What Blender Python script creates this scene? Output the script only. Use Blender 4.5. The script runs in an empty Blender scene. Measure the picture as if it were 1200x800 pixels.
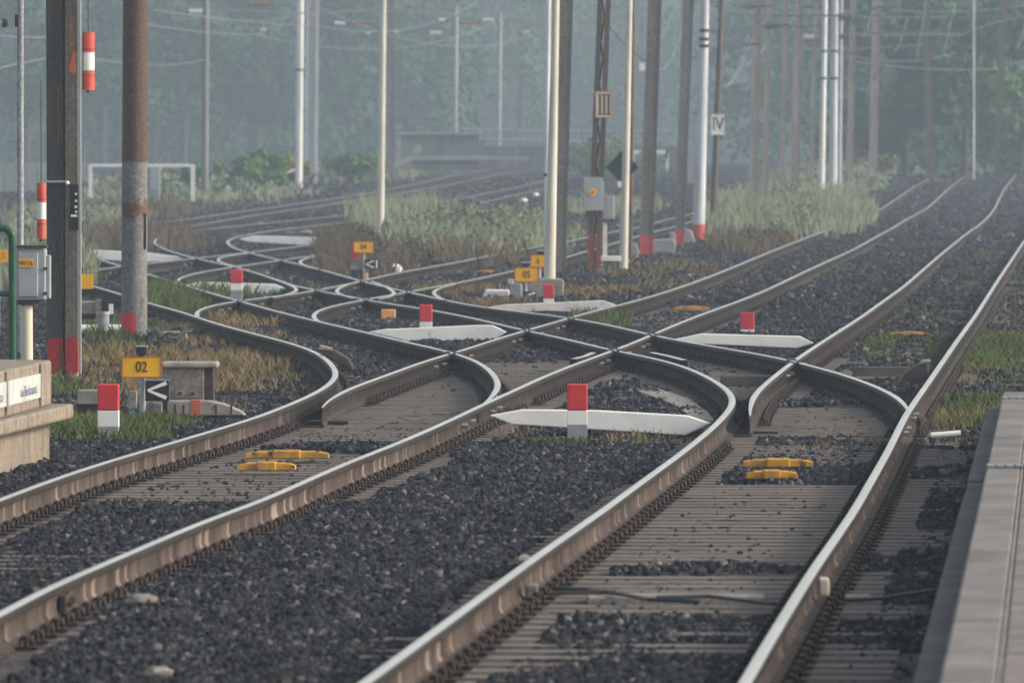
import bpy, math, random
import numpy as np
from mathutils import Vector
random.seed(7); RS = np.random.RandomState(7)
SC = bpy.context.scene; COL = SC.collection

# ------------------------------------------------------------------ camera, sky, sun, exposure
F = 12470.0; HZ = 175.0; CZ = 2.29            # long lens: focal length in photo pixels, horizon row, eye height above the ballast
cam_d = bpy.data.cameras.new('camera'); cam = bpy.data.objects.new('camera', cam_d); COL.objects.link(cam)
cam_d.sensor_width = 36; cam_d.lens = F/1200*36; cam_d.clip_start = 1; cam_d.clip_end = 6000
cam.location = (0, 0, CZ); cam.rotation_euler = (math.radians(90)-math.atan((400-HZ)/F), 0, 0)
cam_d.dof.use_dof = True; cam_d.dof.focus_distance = 92; cam_d.dof.aperture_fstop = 10.5
SC.camera = cam
SUN_EL, SUN_AZ = 25, 97
w = bpy.data.worlds.new('World'); SC.world = w; w.use_nodes = True
nt = w.node_tree; bg = nt.nodes['Background']; bg.inputs[1].default_value = 0.15
sky = nt.nodes.new('ShaderNodeTexSky'); sky.sky_type = 'NISHITA'; sky.sun_disc = False
sky.sun_elevation = math.radians(SUN_EL); sky.sun_rotation = math.radians(SUN_AZ)
sky.air_density = 1.3; sky.dust_density = 3.0; sky.ozone_density = 1.5
hsv = nt.nodes.new('ShaderNodeHueSaturation'); hsv.inputs['Saturation'].default_value = .55      # thin bright overcast
nt.links.new(sky.outputs[0], hsv.inputs['Color']); nt.links.new(hsv.outputs[0], bg.inputs[0])
sun_d = bpy.data.lights.new('sun', 'SUN'); sun_d.energy = 2.0; sun_d.angle = math.radians(10); sun_d.color = (1.0, .90, .78)
sun = bpy.data.objects.new('sun', sun_d); COL.objects.link(sun)
sdir = Vector((math.sin(math.radians(SUN_AZ))*math.cos(math.radians(SUN_EL)), math.cos(math.radians(SUN_AZ))*math.cos(math.radians(SUN_EL)), math.sin(math.radians(SUN_EL))))
sun.rotation_euler = sdir.to_track_quat('Z', 'Y').to_euler(); sun.location = (60, -30, 40)
SC.view_settings.view_transform = 'Standard'; SC.view_settings.look = 'None'
SC.view_settings.exposure = 0.65; SC.view_settings.gamma = 1
HAZE_DENSITY = 0.0006; HAZE_COLOR = (.70, .84, .97)

# ------------------------------------------------------------------ where things stand
GD = [0, 290, 350, 400, 450, 520, 620, 5000]; GZ = [0, 0, .2, .62, 1.0, 1.25, 1.35, 1.35]
def g(D): return float(np.interp(D, GD, GZ))
def dist(y, z=0.0):
    lo, hi = 20., 900.
    for _ in range(45):
        m = (lo+hi)/2
        if HZ+(CZ-g(m)-z)*F/m > y: lo = m
        else: hi = m
    return lo
def P(x, y, z=0.0):
    D = dist(y, z); return ((x-600)*D/F, D, g(D)+z)
def A(x, y, D): return ((x-600)*D/F, D, CZ-(y-HZ)*D/F)
def hashn(ix, iy, s):
    h = (ix*374761393 + iy*668265263 + s*982451653) & 0x7fffffff
    h = ((h ^ (h >> 13))*1274126177) & 0x7fffffff
    return ((h ^ (h >> 16)) & 0xffff)/65535.0
def vnoise(x, y, sc, s=0):
    x = np.asarray(x)/sc; y = np.asarray(y)/sc
    ix = np.floor(x).astype(np.int64); iy = np.floor(y).astype(np.int64); fx = x-ix; fy = y-iy
    fx = fx*fx*(3-2*fx); fy = fy*fy*(3-2*fy)
    a = hashn(ix, iy, s); b = hashn(ix+1, iy, s); c = hashn(ix, iy+1, s); d = hashn(ix+1, iy+1, s)
    return (a*(1-fx)+b*fx)*(1-fy)+(c*(1-fx)+d*fx)*fy-.5

# ------------------------------------------------------------------ mesh helpers
class MB:
    def __init__(s): s.v = []; s.f = []; s.m = []
    def add(s, vs, fs, mi=0):
        o = len(s.v); s.v += [tuple(p) for p in vs]; s.f += [tuple(i+o for i in f) for f in fs]; s.m += [mi]*len(fs); return s
    def box(s, x0, x1, y0, y1, z0, z1, mi=0):
        v = [(x0,y0,z0),(x1,y0,z0),(x1,y1,z0),(x0,y1,z0),(x0,y0,z1),(x1,y0,z1),(x1,y1,z1),(x0,y1,z1)]
        return s.add(v, [(3,2,1,0),(4,5,6,7),(0,1,5,4),(1,2,6,5),(2,3,7,6),(3,0,4,7)], mi)
    def pbox(s, x0, y0, x1, y1, D, dep, mi=0):            # a box whose near face spans those bounds at distance D
        a = A(x0, y0, D); b = A(x1, y1, D); return s.box(a[0], b[0], D, D+dep, b[2], a[2], mi)
    def cyl(s, p0, p1, r0, r1=None, n=12, mi=0):
        r1 = r0 if r1 is None else r1; p0 = Vector(p0); p1 = Vector(p1); d = (p1-p0).normalized()
        u = d.orthogonal().normalized(); w_ = d.cross(u); vs = []
        for p, r in ((p0, r0), (p1, r1)):
            for k in range(n):
                a = 2*math.pi*k/n; vs.append(p+u*math.cos(a)*r+w_*math.sin(a)*r)
        fs = [(k, (k+1) % n, n+(k+1) % n, n+k) for k in range(n)]+[tuple(range(n-1, -1, -1)), tuple(range(n, 2*n))]
        return s.add(vs, fs, mi)
    def prism(s, poly, y0, y1, mi=0):                      # outline in x,z; from y0 to y1
        n = len(poly); vs = [(x, y0, z) for x, z in poly]+[(x, y1, z) for x, z in poly]
        ar = sum(poly[i][0]*poly[(i+1) % n][1]-poly[(i+1) % n][0]*poly[i][1] for i in range(n))
        fs = [tuple(range(n)), tuple(range(2*n-1, n-1, -1))]+[(k, n+k, n+(k+1) % n, (k+1) % n) for k in range(n)]
        if ar < 0: fs = [tuple(reversed(f)) for f in fs]
        return s.add(vs, fs, mi)
    def tube(s, pts, r, n=8, mi=0):
        for a, b in zip(pts[:-1], pts[1:]): s.cyl(a, b, r, r, n, mi)
        return s
    def build(s, name, mats, parent=None, smooth=False, bevel=0, origin=None, mesh=None):
        o3 = Vector(origin) if origin is not None else (Vector(parent.location) if parent and parent.parent is None else Vector((0,0,0)))
        if parent and parent.parent is not None: o3 = Vector(parent.location)+Vector(parent.parent.location)
        me = bpy.data.meshes.new(name)
        me.from_pydata([(p[0]-o3[0], p[1]-o3[1], p[2]-o3[2]) for p in s.v], [], s.f)
        for m in (mats if isinstance(mats, (list, tuple)) else [mats]): me.materials.append(m)
        me.polygons.foreach_set('material_index', s.m)
        if smooth: me.polygons.foreach_set('use_smooth', [True]*len(me.polygons)); me.set_sharp_from_angle(angle=.7)
        me.update(); o = bpy.data.objects.new(name, me); COL.objects.link(o)
        if parent: o.parent = parent
        elif origin is not None: o.location = o3
        if bevel:
            b = o.modifiers.new('bevel', 'BEVEL'); b.width = bevel; b.segments = 2; b.limit_method = 'ANGLE'
        return o
def thing(name, label, cat, loc, group=None):
    o = bpy.data.objects.new(name, None); COL.objects.link(o); o.location = loc; o.empty_display_size = .2
    o['label'] = label; o['category'] = cat
    if group: o['group'] = group
    return o
def tag(o, label, cat, group=None, kind=None):
    if label: o['label'] = label
    if cat: o['category'] = cat
    if group: o['group'] = group
    if kind: o['kind'] = kind
    return o
def text(s, size, mat_, parent, loc, name='lettering', sx=1.0, bold=.0):
    c = bpy.data.curves.new('t', 'FONT'); c.body = s; c.size = size; c.align_x = 'CENTER'; c.align_y = 'CENTER'; c.extrude = .0015; c.offset = bold
    t = bpy.data.objects.new('t', c); me = bpy.data.meshes.new_from_object(t); me.name = name
    bpy.data.objects.remove(t); me.materials.append(mat_)
    o = bpy.data.objects.new(name, me); COL.objects.link(o); o.parent = parent
    o.location = Vector(loc)-Vector(parent.location)-(Vector(parent.parent.location) if parent.parent else Vector((0,0,0))); o.rotation_euler = (math.pi/2, 0, 0); o.scale = (sx, 1, 1)
    return o

# ------------------------------------------------------------------ materials
def M(name, c1, c2=None, scale=6, rough=.8, metal=0, bump=.15, stretch=(1,1,1), spots=None, bands=None, lo=.35, hi=.65, fine=None):
    m = bpy.data.materials.new(name); m.use_nodes = True; t = m.node_tree; N = t.nodes; L = t.links
    b = N['Principled BSDF']; b.inputs['Roughness'].default_value = rough; b.inputs['Metallic'].default_value = metal
    b.inputs['Specular IOR Level'].default_value = .22
    tc = N.new('ShaderNodeTexCoord'); mp = N.new('ShaderNodeMapping'); mp.inputs['Scale'].default_value = stretch
    oi_ = N.new('ShaderNodeObjectInfo'); ro = N.new('ShaderNodeMath'); ro.operation = 'MULTIPLY'; ro.inputs[1].default_value = 37; L.new(oi_.outputs['Random'], ro.inputs[0]); va = N.new('ShaderNodeVectorMath'); L.new(tc.outputs['Object'], va.inputs[0]); L.new(ro.outputs[0], va.inputs[1]); L.new(va.outputs[0], mp.inputs[0])
    n1 = N.new('ShaderNodeTexNoise'); n1.inputs['Scale'].default_value = scale; n1.inputs['Detail'].default_value = 6; n1.inputs['Roughness'].default_value = .62
    L.new(mp.outputs[0], n1.inputs['Vector'])
    r = N.new('ShaderNodeMapRange'); r.inputs[1].default_value = lo; r.inputs[2].default_value = hi; L.new(n1.outputs[0], r.inputs[0])
    mix = N.new('ShaderNodeMix'); mix.data_type = 'RGBA'; mix.inputs[6].default_value = (*c1, 1); mix.inputs[7].default_value = (*(c2 or tuple(x*.6 for x in c1)), 1)
    L.new(r.outputs[0], mix.inputs[0]); out = mix.outputs[2]
    def over(fac, col, prev):
        q = N.new('ShaderNodeMix'); q.data_type = 'RGBA'; L.new(fac, q.inputs[0]); L.new(prev, q.inputs[6]); q.inputs[7].default_value = (*col, 1); return q.outputs[2]
    if bands:
        sep = N.new('ShaderNodeSeparateXYZ'); L.new(tc.outputs['Object'], sep.inputs[0])
        nz = N.new('ShaderNodeTexNoise'); nz.inputs['Scale'].default_value = 9; nz.inputs['Detail'].default_value = 4; L.new(tc.outputs['Object'], nz.inputs['Vector'])
        for (z0, z1, col, rag) in bands:
            ma = N.new('ShaderNodeMath'); ma.operation = 'MULTIPLY_ADD'; L.new(nz.outputs[0], ma.inputs[0]); ma.inputs[1].default_value = rag; L.new(sep.outputs[2], ma.inputs[2])
            a = N.new('ShaderNodeMapRange'); a.inputs[1].default_value = z0+rag/2-.01; a.inputs[2].default_value = z0+rag/2+.01; L.new(ma.outputs[0], a.inputs[0])
            c = N.new('ShaderNodeMapRange'); c.inputs[1].default_value = z1+rag*.15+rag/2-.01; c.inputs[2].default_value = z1+rag*.15+rag/2+.01; c.inputs[3].default_value = 1; c.inputs[4].default_value = 0; L.new(ma.outputs[0], c.inputs[0])
            mu = N.new('ShaderNodeMath'); mu.operation = 'MULTIPLY'; L.new(a.outputs[0], mu.inputs[0]); L.new(c.outputs[0], mu.inputs[1])
            out = over(mu.outputs[0], col, out)
    if spots:
        sc, th, col = spots
        n2 = N.new('ShaderNodeTexNoise'); n2.inputs['Scale'].default_value = sc; n2.inputs['Detail'].default_value = 5; L.new(mp.outputs[0], n2.inputs['Vector'])
        r2 = N.new('ShaderNodeMapRange'); r2.inputs[1].default_value = th; r2.inputs[2].default_value = th+.06; L.new(n2.outputs[0], r2.inputs[0])
        out = over(r2.outputs[0], col, out)
    if fine:
        n3 = N.new('ShaderNodeTexNoise'); n3.inputs['Scale'].default_value = fine; n3.inputs['Detail'].default_value = 3; L.new(tc.outputs['Object'], n3.inputs['Vector'])
        hs = N.new('ShaderNodeHueSaturation'); mr = N.new('ShaderNodeMapRange'); mr.inputs[1].default_value = .3; mr.inputs[2].default_value = .7; mr.inputs[3].default_value = .65; mr.inputs[4].default_value = 1.3
        L.new(n3.outputs[0], mr.inputs[0]); L.new(mr.outputs[0], hs.inputs['Value']); L.new(out, hs.inputs['Color']); out = hs.outputs[0]
    L.new(out, b.inputs['Base Color'])
    if bump:
        bp = N.new('ShaderNodeBump'); bp.inputs['Strength'].default_value = bump; bp.inputs['Distance'].default_value = .02; L.new(n1.outputs[0], bp.inputs['Height']); L.new(bp.outputs[0], b.inputs['Normal'])
    return m
RED = (.50, .035, .035); WHT = (.72, .72, .70)
m_head = M('worn_steel', (.95, .86, .76), (.78, .70, .61), 3, rough=.24, metal=.9, bump=0, stretch=(1, .1, 1))
m_web = M('rusty_rail_web', (.34, .235, .185), (.15, .10, .08), 5, rough=.85, bump=.2, stretch=(1, 1, .12), spots=(9, .60, (.50, .40, .34)))
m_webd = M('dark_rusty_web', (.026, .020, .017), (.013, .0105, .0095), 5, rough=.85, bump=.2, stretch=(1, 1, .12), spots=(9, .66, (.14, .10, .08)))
m_hside = M('rail_head_side', (.036, .028, .024), (.02, .016, .014), 5, rough=.6, bump=.05, stretch=(1, .1, 1))
def graded_web():
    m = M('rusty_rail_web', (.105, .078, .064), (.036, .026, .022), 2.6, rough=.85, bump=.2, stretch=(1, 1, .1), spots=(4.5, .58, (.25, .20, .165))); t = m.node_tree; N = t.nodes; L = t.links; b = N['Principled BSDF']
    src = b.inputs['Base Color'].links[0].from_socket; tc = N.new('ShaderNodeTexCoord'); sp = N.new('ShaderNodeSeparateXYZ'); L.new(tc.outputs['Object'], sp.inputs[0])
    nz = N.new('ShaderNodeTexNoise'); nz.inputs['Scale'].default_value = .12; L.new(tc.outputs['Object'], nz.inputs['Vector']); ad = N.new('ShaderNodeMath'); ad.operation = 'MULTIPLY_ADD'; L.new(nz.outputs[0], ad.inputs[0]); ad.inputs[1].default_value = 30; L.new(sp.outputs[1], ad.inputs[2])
    r = N.new('ShaderNodeMapRange'); r.inputs[1].default_value = 90; r.inputs[2].default_value = 112; L.new(ad.outputs[0], r.inputs[0])  # web colour blends to near-black farther along the track
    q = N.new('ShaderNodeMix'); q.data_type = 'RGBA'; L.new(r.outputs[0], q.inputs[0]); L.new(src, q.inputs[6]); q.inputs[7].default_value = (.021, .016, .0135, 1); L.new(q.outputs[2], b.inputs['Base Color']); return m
m_web = graded_web()
m_foot = M('dusty_rail_foot', (.028, .021, .018), (.085, .065, .055), 7, rough=.9)
m_clip = M('oily_clip_steel', (.022, .018, .016), (.06, .042, .036), 20, rough=.5, metal=.4)
m_slp = M('weathered_concrete', (.225, .19, .162), (.15, .126, .108), 1.2, rough=.9, spots=(6, .60, (.045, .04, .037)), stretch=(.8, 3, 1))
m_slpd = M('oily_timber', (.12, .105, .095), (.06, .055, .05), 5, rough=.9, stretch=(.6, 3, 1))
m_conc = M('pale_concrete', (.30, .275, .24), (.19, .17, .145), 3, rough=.9, fine=40)
m_conc_w = M('stained_concrete_wall', (.30, .245, .195), (.16, .14, .105), 2.5, rough=.9, stretch=(3, 3, .4), spots=(5, .60, (.33, .21, .15)), fine=30)
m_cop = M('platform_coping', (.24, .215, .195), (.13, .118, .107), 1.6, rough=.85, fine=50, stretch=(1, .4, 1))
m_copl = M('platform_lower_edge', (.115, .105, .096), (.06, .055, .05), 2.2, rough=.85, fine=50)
m_white = M('white_paint', (.80, .785, .75), (.66, .64, .60), 3, rough=.65, bump=.05, spots=(4, .66, (.42, .37, .31)), lo=.45, hi=.75)
m_cream = M('cream_painted_steel', (.66, .60, .46), (.54, .49, .38), 5, rough=.55, bump=.03, stretch=(1, 1, .1), spots=(3, .68, (.35, .28, .2)))
m_red = M('red_paint', (.62, .045, .05), (.48, .03, .04), 8, rough=.55, bump=.03)
m_redl = M('orange_red_plastic', (.66, .11, .06), (.52, .075, .05), 8, rough=.45, bump=.02)
m_greyp = M('grey_painted_base', (.30, .31, .32), (.22, .22, .23), 10, rough=.8)
m_yel = M('signal_yellow', (.90, .47, .01), (.82, .41, .01), 4, rough=.5, bump=0)
m_yeld = M('dirty_yellow_casting', (.72, .36, .03), (.34, .19, .05), 9, rough=.8, spots=(10, .58, (.10, .08, .05)))
m_black = M('black_paint', (.012, .012, .014), (.025, .025, .026), 8, rough=.5, bump=.02)
m_dark = M('dark_iron', (.035, .032, .03), (.075, .055, .045), 9, rough=.7, metal=.2)
m_galv = M('galvanised_steel', (.42, .44, .47), (.30, .31, .33), 8, rough=.5, metal=.45, bump=.03, stretch=(1, 1, .2))
m_box = M('grey_cabinet_paint', (.36, .38, .40), (.30, .315, .33), 5, rough=.45, bump=.02)
m_beige = M('beige_casing', (.25, .215, .185), (.15, .13, .11), 6, rough=.7, fine=30)
m_beige2 = M('beige_grey_housing', (.36, .33, .285), (.22, .20, .175), 7, rough=.6, spots=(9, .66, (.14, .12, .10)))
m_green = M('green_railing_paint', (.02, .10, .05), (.012, .06, .035), 7, rough=.35, bump=.02)
m_rustred = M('rust_orange_paint', (.52, .13, .07), (.35, .09, .05), 8, rough=.7)
m_wire = M('wire_copper', (.06, .06, .065), (.12, .12, .12), 5, rough=.6, bump=0)
m_wirel = M('bright_wire', (.24, .26, .28), (.18, .19, .20), 5, rough=.45, metal=.3, bump=0)
m_ins = M('glazed_insulator', (.62, .58, .53), (.5, .46, .42), 5, rough=.3, bump=0)
m_insb = M('brown_insulator', (.30, .14, .08), (.22, .10, .06), 5, rough=.35, bump=0)
m_ink = M('sign_lettering', (.06, .03, .015), (.10, .05, .02), 30, rough=.7, bump=0)
m_plaq = M('washed_out_plaque', (.55, .57, .52), (.40, .42, .37), 5, rough=.6, stretch=(3, 1, .6), spots=(11, .58, (.33, .33, .42)))
m_inkb = M('faded_blue_lettering', (.17, .20, .30), (.30, .33, .38), 30, rough=.7, bump=0)
m_bark = M('bark', (.07, .055, .045), (.03, .025, .02), 3, rough=.95)
m_wall = M('far_grey_wall', (.17, .17, .175), (.11, .11, .115), .8, rough=.9, stretch=(1.5, 1, .15))
m_walll = M('far_pale_wall', (.30, .31, .31), (.20, .21, .215), .8, rough=.9)

for m_ in (m_web, m_webd, m_foot, m_hside, m_clip, m_slp, m_slpd): m_.node_tree.nodes['Principled BSDF'].inputs['Specular IOR Level'].default_value = .08
def leafmat(name, c1, c2, sc=.35):
    m = M(name, c1, c2, sc, rough=.85, bump=0, lo=.38, hi=.62)
    m.node_tree.nodes['Principled BSDF'].inputs['Specular IOR Level'].default_value = .04
    return m
m_leaf = leafmat('leaves_dark', (.012, .040, .022), (.050, .110, .040), .11)
m_leafb = leafmat('leaves_bright', (.05, .11, .03), (.09, .15, .04), .9)
m_leafo = leafmat('leaves_yellowing', (.19, .15, .03), (.09, .10, .03), .9)
m_gg = leafmat('grass_green', (.045, .072, .022), (.08, .095, .035), 1.5)
m_gd = leafmat('grass_dry', (.19, .13, .07), (.085, .075, .038), 1.5)
m_gt = leafmat('grass_tall', (.12, .165, .10), (.19, .19, .125), .5)
m_gr = leafmat('weeds_reddish', (.10, .065, .048), (.075, .07, .042), .8)

m_boltl = M('pale_bolt', (.38, .36, .33), (.22, .20, .18), 20, rough=.6, bump=0)
# ground: dark stone where the ballast lies, earth where plants grow (the two attributes hold what grows where)
def ground_mat():
    m = bpy.data.materials.new('ballast_ground'); m.use_nodes = True; t = m.node_tree; N = t.nodes; L = t.links; b = N['Principled BSDF']
    b.inputs['Roughness'].default_value = .95; b.inputs['Specular IOR Level'].default_value = .04
    tc = N.new('ShaderNodeTexCoord')
    def noise(s, d=5, str_=(1, 1, 1)):
        mp = N.new('ShaderNodeMapping'); mp.inputs['Scale'].default_value = str_; L.new(tc.outputs['Object'], mp.inputs[0])
        n = N.new('ShaderNodeTexNoise'); n.inputs['Scale'].default_value = s; n.inputs['Detail'].default_value = d; L.new(mp.outputs[0], n.inputs['Vector']); return n.outputs[0]
    vo = N.new('ShaderNodeTexVoronoi'); vo.inputs['Scale'].default_value = 16; L.new(tc.outputs['Object'], vo.inputs['Vector'])
    cr = N.new('ShaderNodeValToRGB'); e = cr.color_ramp.elements
    e[0].position = 0; e[0].color = (.010, .013, .020, 1); e[1].position = 1; e[1].color = (.060, .064, .078, 1)
    q = e.new(.5); q.color = (.024, .030, .044, 1)
    sp = N.new('ShaderNodeSeparateColor'); L.new(vo.outputs['Color'], sp.inputs[0]); L.new(sp.outputs[0], cr.inputs[0])
    def mixc(f, a, b_):
        x = N.new('ShaderNodeMix'); x.data_type = 'RGBA'
        if isinstance(f, float): x.inputs[0].default_value = f
        else: L.new(f, x.inputs[0])
        for i, v in ((6, a), (7, b_)):
            if isinstance(v, tuple): x.inputs[i].default_value = (*v, 1)
            else: L.new(v, x.inputs[i])
        return x.outputs[2]
    def rng(f, a, b_, c=0., d=1.):
        r = N.new('ShaderNodeMapRange'); r.inputs[1].default_value = a; r.inputs[2].default_value = b_; r.inputs[3].default_value = c; r.inputs[4].default_value = d; L.new(f, r.inputs[0]); return r.outputs[0]
    col = mixc(rng(noise(.35), .55, .75), cr.outputs[0], (.055, .044, .036))
    earth = mixc(rng(noise(1.2, 7, (1, .25, 1)), .35, .65), (.085, .066, .048), (.045, .052, .028))
    at = N.new('ShaderNodeAttribute'); at.attribute_name = 'veg'
    ad = N.new('ShaderNodeMath'); ad.operation = 'MULTIPLY_ADD'; L.new(noise(3, 5, (1, .3, 1)), ad.inputs[0]); ad.inputs[1].default_value = .8; L.new(at.outputs['Fac'], ad.inputs[2])
    col = mixc(rng(ad.outputs[0], .75, 1.0), col, earth)
    au = N.new('ShaderNodeAttribute'); au.attribute_name = 'dust'; col = mixc(rng(au.outputs['Fac'], .3, 1.0, 0, .85), col, mixc(rng(noise(2.5), .4, .62), (.165, .138, .118), (.085, .072, .062)))
    L.new(col, b.inputs['Base Color'])
    bp = N.new('ShaderNodeBump'); bp.inputs['Strength'].default_value = .8; bp.inputs['Distance'].default_value = .03; L.new(vo.outputs['Distance'], bp.inputs['Height']); L.new(bp.outputs[0], b.inputs['Normal'])
    return m
m_ground = ground_mat()

# ------------------------------------------------------------------ the lines of the rails
RP = {}
RP['R1'] = [(873,800),(902,750),(950,672),(1000,600),(1040,530),(1062,485),(1090,445),(1121,400),(1145,367),(1167,332),(1199,284),(1214,262),(1227,247),(1238,233),(1246,222),(1253,213)]
RP['R2'] = [(879,486),(879.5,472),(885,460),(906,442),(926,426),(952,408),(980,390),(1010,371),(1025,360),(1060,335),(1100,300),(1137,270),(1157,256),(1169,237),(1177,220),(1186,210)]
RP['R3'] = [(427,800),(600,673),(650,637),(704,600),(750,566),(800,530),(837,500),(860,475),(860,465),(855,458),(840,447),(810,432),(780,422),(750,416),(724,412),(705,408),(675,399.5),(630,390),(600,384),(570,376),(540,369.5),(495,361),(450,355.5),(427,351),(397,345),(372,340),(345,336),(330,330),(303,320),(277,312.5),(240,305),(225,302),(195,293.5),(180,286),(175,283),(183,278),(202,273),(225,269.5),(262,266),(300,262),(340,258),(400,254),(450,247),(480,242),(510,238),(540,233),(580,224),(620,218),(634,212),(680,202)]
RP['R4'] = [(1063,486),(1065,476),(1056,468),(1040,458),(1010,446),(980,436),(940,426),(922,421),(880,413),(840,406.5),(810,402),(780,396),(763,393),(742,387),(720,382),(690,376),(660,371),(637,367),(615,366),(570,361.5),(545,357),(520,351),(486,344),(465,339.5),(443,334),(427,330),(417,328),(390,319.5),(367,313),(345,308),(330,305.5),(300,298),(280,294),(267,287.5),(262,284),(267,278.5),(285,275),(307,272),(332,268),(360,264),(400,261),(480,252),(550,241),(580,234),(596,230),(640,221)]
RP['S5'] = [(0,720),(50,692),(100,670),(150,649),(212,622),(262,602),(300,590),(362,562),(407,542),(455,524),(500,505),(550,482),(576,469),(600,459),(630,444.5),(660,432),(690,421),(713,412.5),(735,405),(750,398),(765,392),(783,384),(810,373),(840,362),(870,351.5),(900,339),(950,315),(1000,292.5),(1050,264),(1080,247.5),(1100,232),(1115,217.5),(1125,211)]
RP['S6'] = [(377,477),(387,466),(412,454),(450,441),(487,427),(520,416),(543,411),(570,401),(592,394),(618,387),(637,381),(660,375),(675,370),(697,364),(725,358),(775,344),(825,327),(862,312),(900,296),(962,272),(1007,256),(1040,240),(1062,225),(1085,211)]
RP['S7'] = [(0,586),(62,562),(125,541),(175,527),(225,512),(300,490),(350,470),(382,455),(397,440),(390,428),(375,414.5),(352,405),(330,399.5),(307,393.5),(277,386),(240,375.5),(225,369),(202,362.5),(172,355),(139.5,344),(109.5,335.5),(70,324),(30,313)]
RP['S8'] = [(560,478),(572,468.5),(583,459.5),(586,450.5),(579,438.5),(567,428),(549,418),(520,410.5),(500,406.5),(480,402),(450,395),(420,387.5),(390,381),(367,375.5),(330,366.5),(307,360.5),(285,353.5),(267,350),(255,345),(240,342),(225,337),(210,332),(195,328),(172,321),(139.5,311.5),(120,305),(97.5,298),(60,288)]
RP['F1'] = [(232,371),(229,365.5),(237,360),(255,356),(268,353),(290,351),(310,349.5),(330,347.5),(348,345),(370,340),(390,337),(410,333),(423,330),(437,326),(465,319),(510,312.5),(540,307),(570,300),(600,295),(634,288),(664,284),(688,278),(712,273),(764,262),(780,258),(820,248)]
RP['F2'] = [(373,377),(365,370),(367.5,365),(382,359.5),(405,355.5),(427,351.5),(442,348),(462,345.5),(480,342.5),(501,337.5),(515,335.5),(532,333),(559,327),(580,323),(600,318),(640,308),(664,301),(700,291),(764,272),(800,262),(840,252)]
RP['L1'] = [(318,349),(330,347),(341,344),(348.5,340.5),(346,337),(335,332),(318,326)]
RP['L2'] = [(522,352),(511,347.5),(507,342.5),(514,338),(532,333.5)]
RP['L3'] = [(416,331),(399,336.5),(393,341.5),(400,346),(416,350)][::-1]
RP['L4'] = [(442,350.5),(459,348),(462.5,343),(453,336.5),(436,330)]
RP['K1'] = [(208,334),(207,328),(213,323.5),(225,319.5),(240,316.5),(267,314.5),(285,312),(324,305.5),(345,303),(380,298),(420,292),(470,286)]
RP['K2'] = [(375,316),(360,313),(350,307.5),(355,304),(370,300),(400,296),(440,290)]
RP['K3'] = [(60,326),(99,319),(120,315),(139,311.5),(172,309),(204,306.5),(225,303.5),(249,301),(270,298.5),(289,296),(315,293.5),(345,290),(367,287),(390,284.5),(430,279),(480,272)]
RP['K4'] = [(284,313.5),(266,310.5),(254,305.5),(258,302),(272,299.5),(290,297)]
RP['G1'] = [(172,262),(236,256),(270,249.5),(330,240),(380,235),(440,226),(480,217),(520,209),(560,201),(590,197),(620,194)]
RP['G2'] = [(172,270),(240,263),(290,254),(326,248),(380,240),(434,233),(480,225),(510,220),(550,212),(580,206),(620,200),(670,193.5)]
GROUND_PTS = {}
def smooth_path(key):
    pts = np.array([P(x, y, .17)[:2] for x, y in RP[key]])
    long_ = key[0] not in 'LK' or key in ('K1', 'K3')
    if key in ('R1', 'R3', 'S5', 'S7'):                    # run on towards the camera, past the lower frame edge
        d = pts[0]-pts[2]; pts = np.vstack([pts[0]+d/abs(d[1])*(pts[0][1]-30), pts])
    if key in ('R1', 'R2', 'S5', 'S6'):
        d = pts[-1]-pts[-3]; pts = np.vstack([pts, pts[-1]+d/np.hypot(*d)*90])
    seg = np.hypot(*np.diff(pts, axis=0).T); s = np.r_[0, np.cumsum(seg)]
    n = max(8, int(s[-1]/(1.0 if long_ else .6))); t = np.linspace(0, s[-1], n)
    q = np.c_[np.interp(t, s, pts[:, 0]), np.interp(t, s, pts[:, 1])]; out = q.copy(); st = t[1]-t[0]
    for i in range(n):
        sg = (q[i, 1]/40. if q[i, 1] < 170 else q[i, 1]/26.) if long_ else q[i, 1]/110.
        k = int(3*sg/st)+1; k = min(k, i, n-1-i)
        if k < 1: continue
        j = np.arange(i-k, i+k+1); w_ = np.exp(-.5*((j-i)*st/sg)**2); out[i] = (q[j]*w_[:, None]).sum(0)/w_.sum()
    return out
PATH = {k: smooth_path(k) for k in RP}
def XR(key, D, fill=np.nan): p = PATH[key]; return np.interp(D, p[:, 1], p[:, 0], left=fill, right=fill)
def DR(key, y): return dist(y, .17)

# ------------------------------------------------------------------ ground sheet
VEG = [ # where plants and earth cover the ballast: centre x, y, half widths (read off the photograph, turned into metres below), strength
 (190,430,170,50,1.0),(130,500,110,18,.9),(200,358,55,16,.8),(265,372,60,12,.5),(540,275,110,32,1.0),(420,300,60,25,1.0),(930,240,100,42,1.0),(200,230,160,22,1.0),(90,262,90,30,1.0),
 (780,320,100,28,.8),(700,345,60,10,.4),(1095,400,120,50,.85),(1160,450,70,70,.8),(1180,330,60,60,.6),(1130,510,50,25,.7),(470,200,150,9,.9),(720,245,70,14,.8),(560,330,60,14,.6),(620,520,90,14,.35),
 (700,380,40,10,.6),(60,300,60,40,1.0),(650,500,60,12,.35),(900,525,60,8,.5),(1010,340,40,12,.3)]
def vegmask(X, D):
    u = X/D; m = np.zeros_like(X)
    for (x, y, rx, ry, s) in VEG:
        D0 = dist(y+ry); D1 = dist(y-ry); Dc = (D0+D1)/2; rD = (D1-D0)/2+.01; uc = (x-600)/F; ru = rx/F
        e = 1-((u-uc)/ru)**2-((D-Dc)/rD)**2; m = np.maximum(m, s*np.clip(e*2, 0, 1))
    return m
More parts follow.
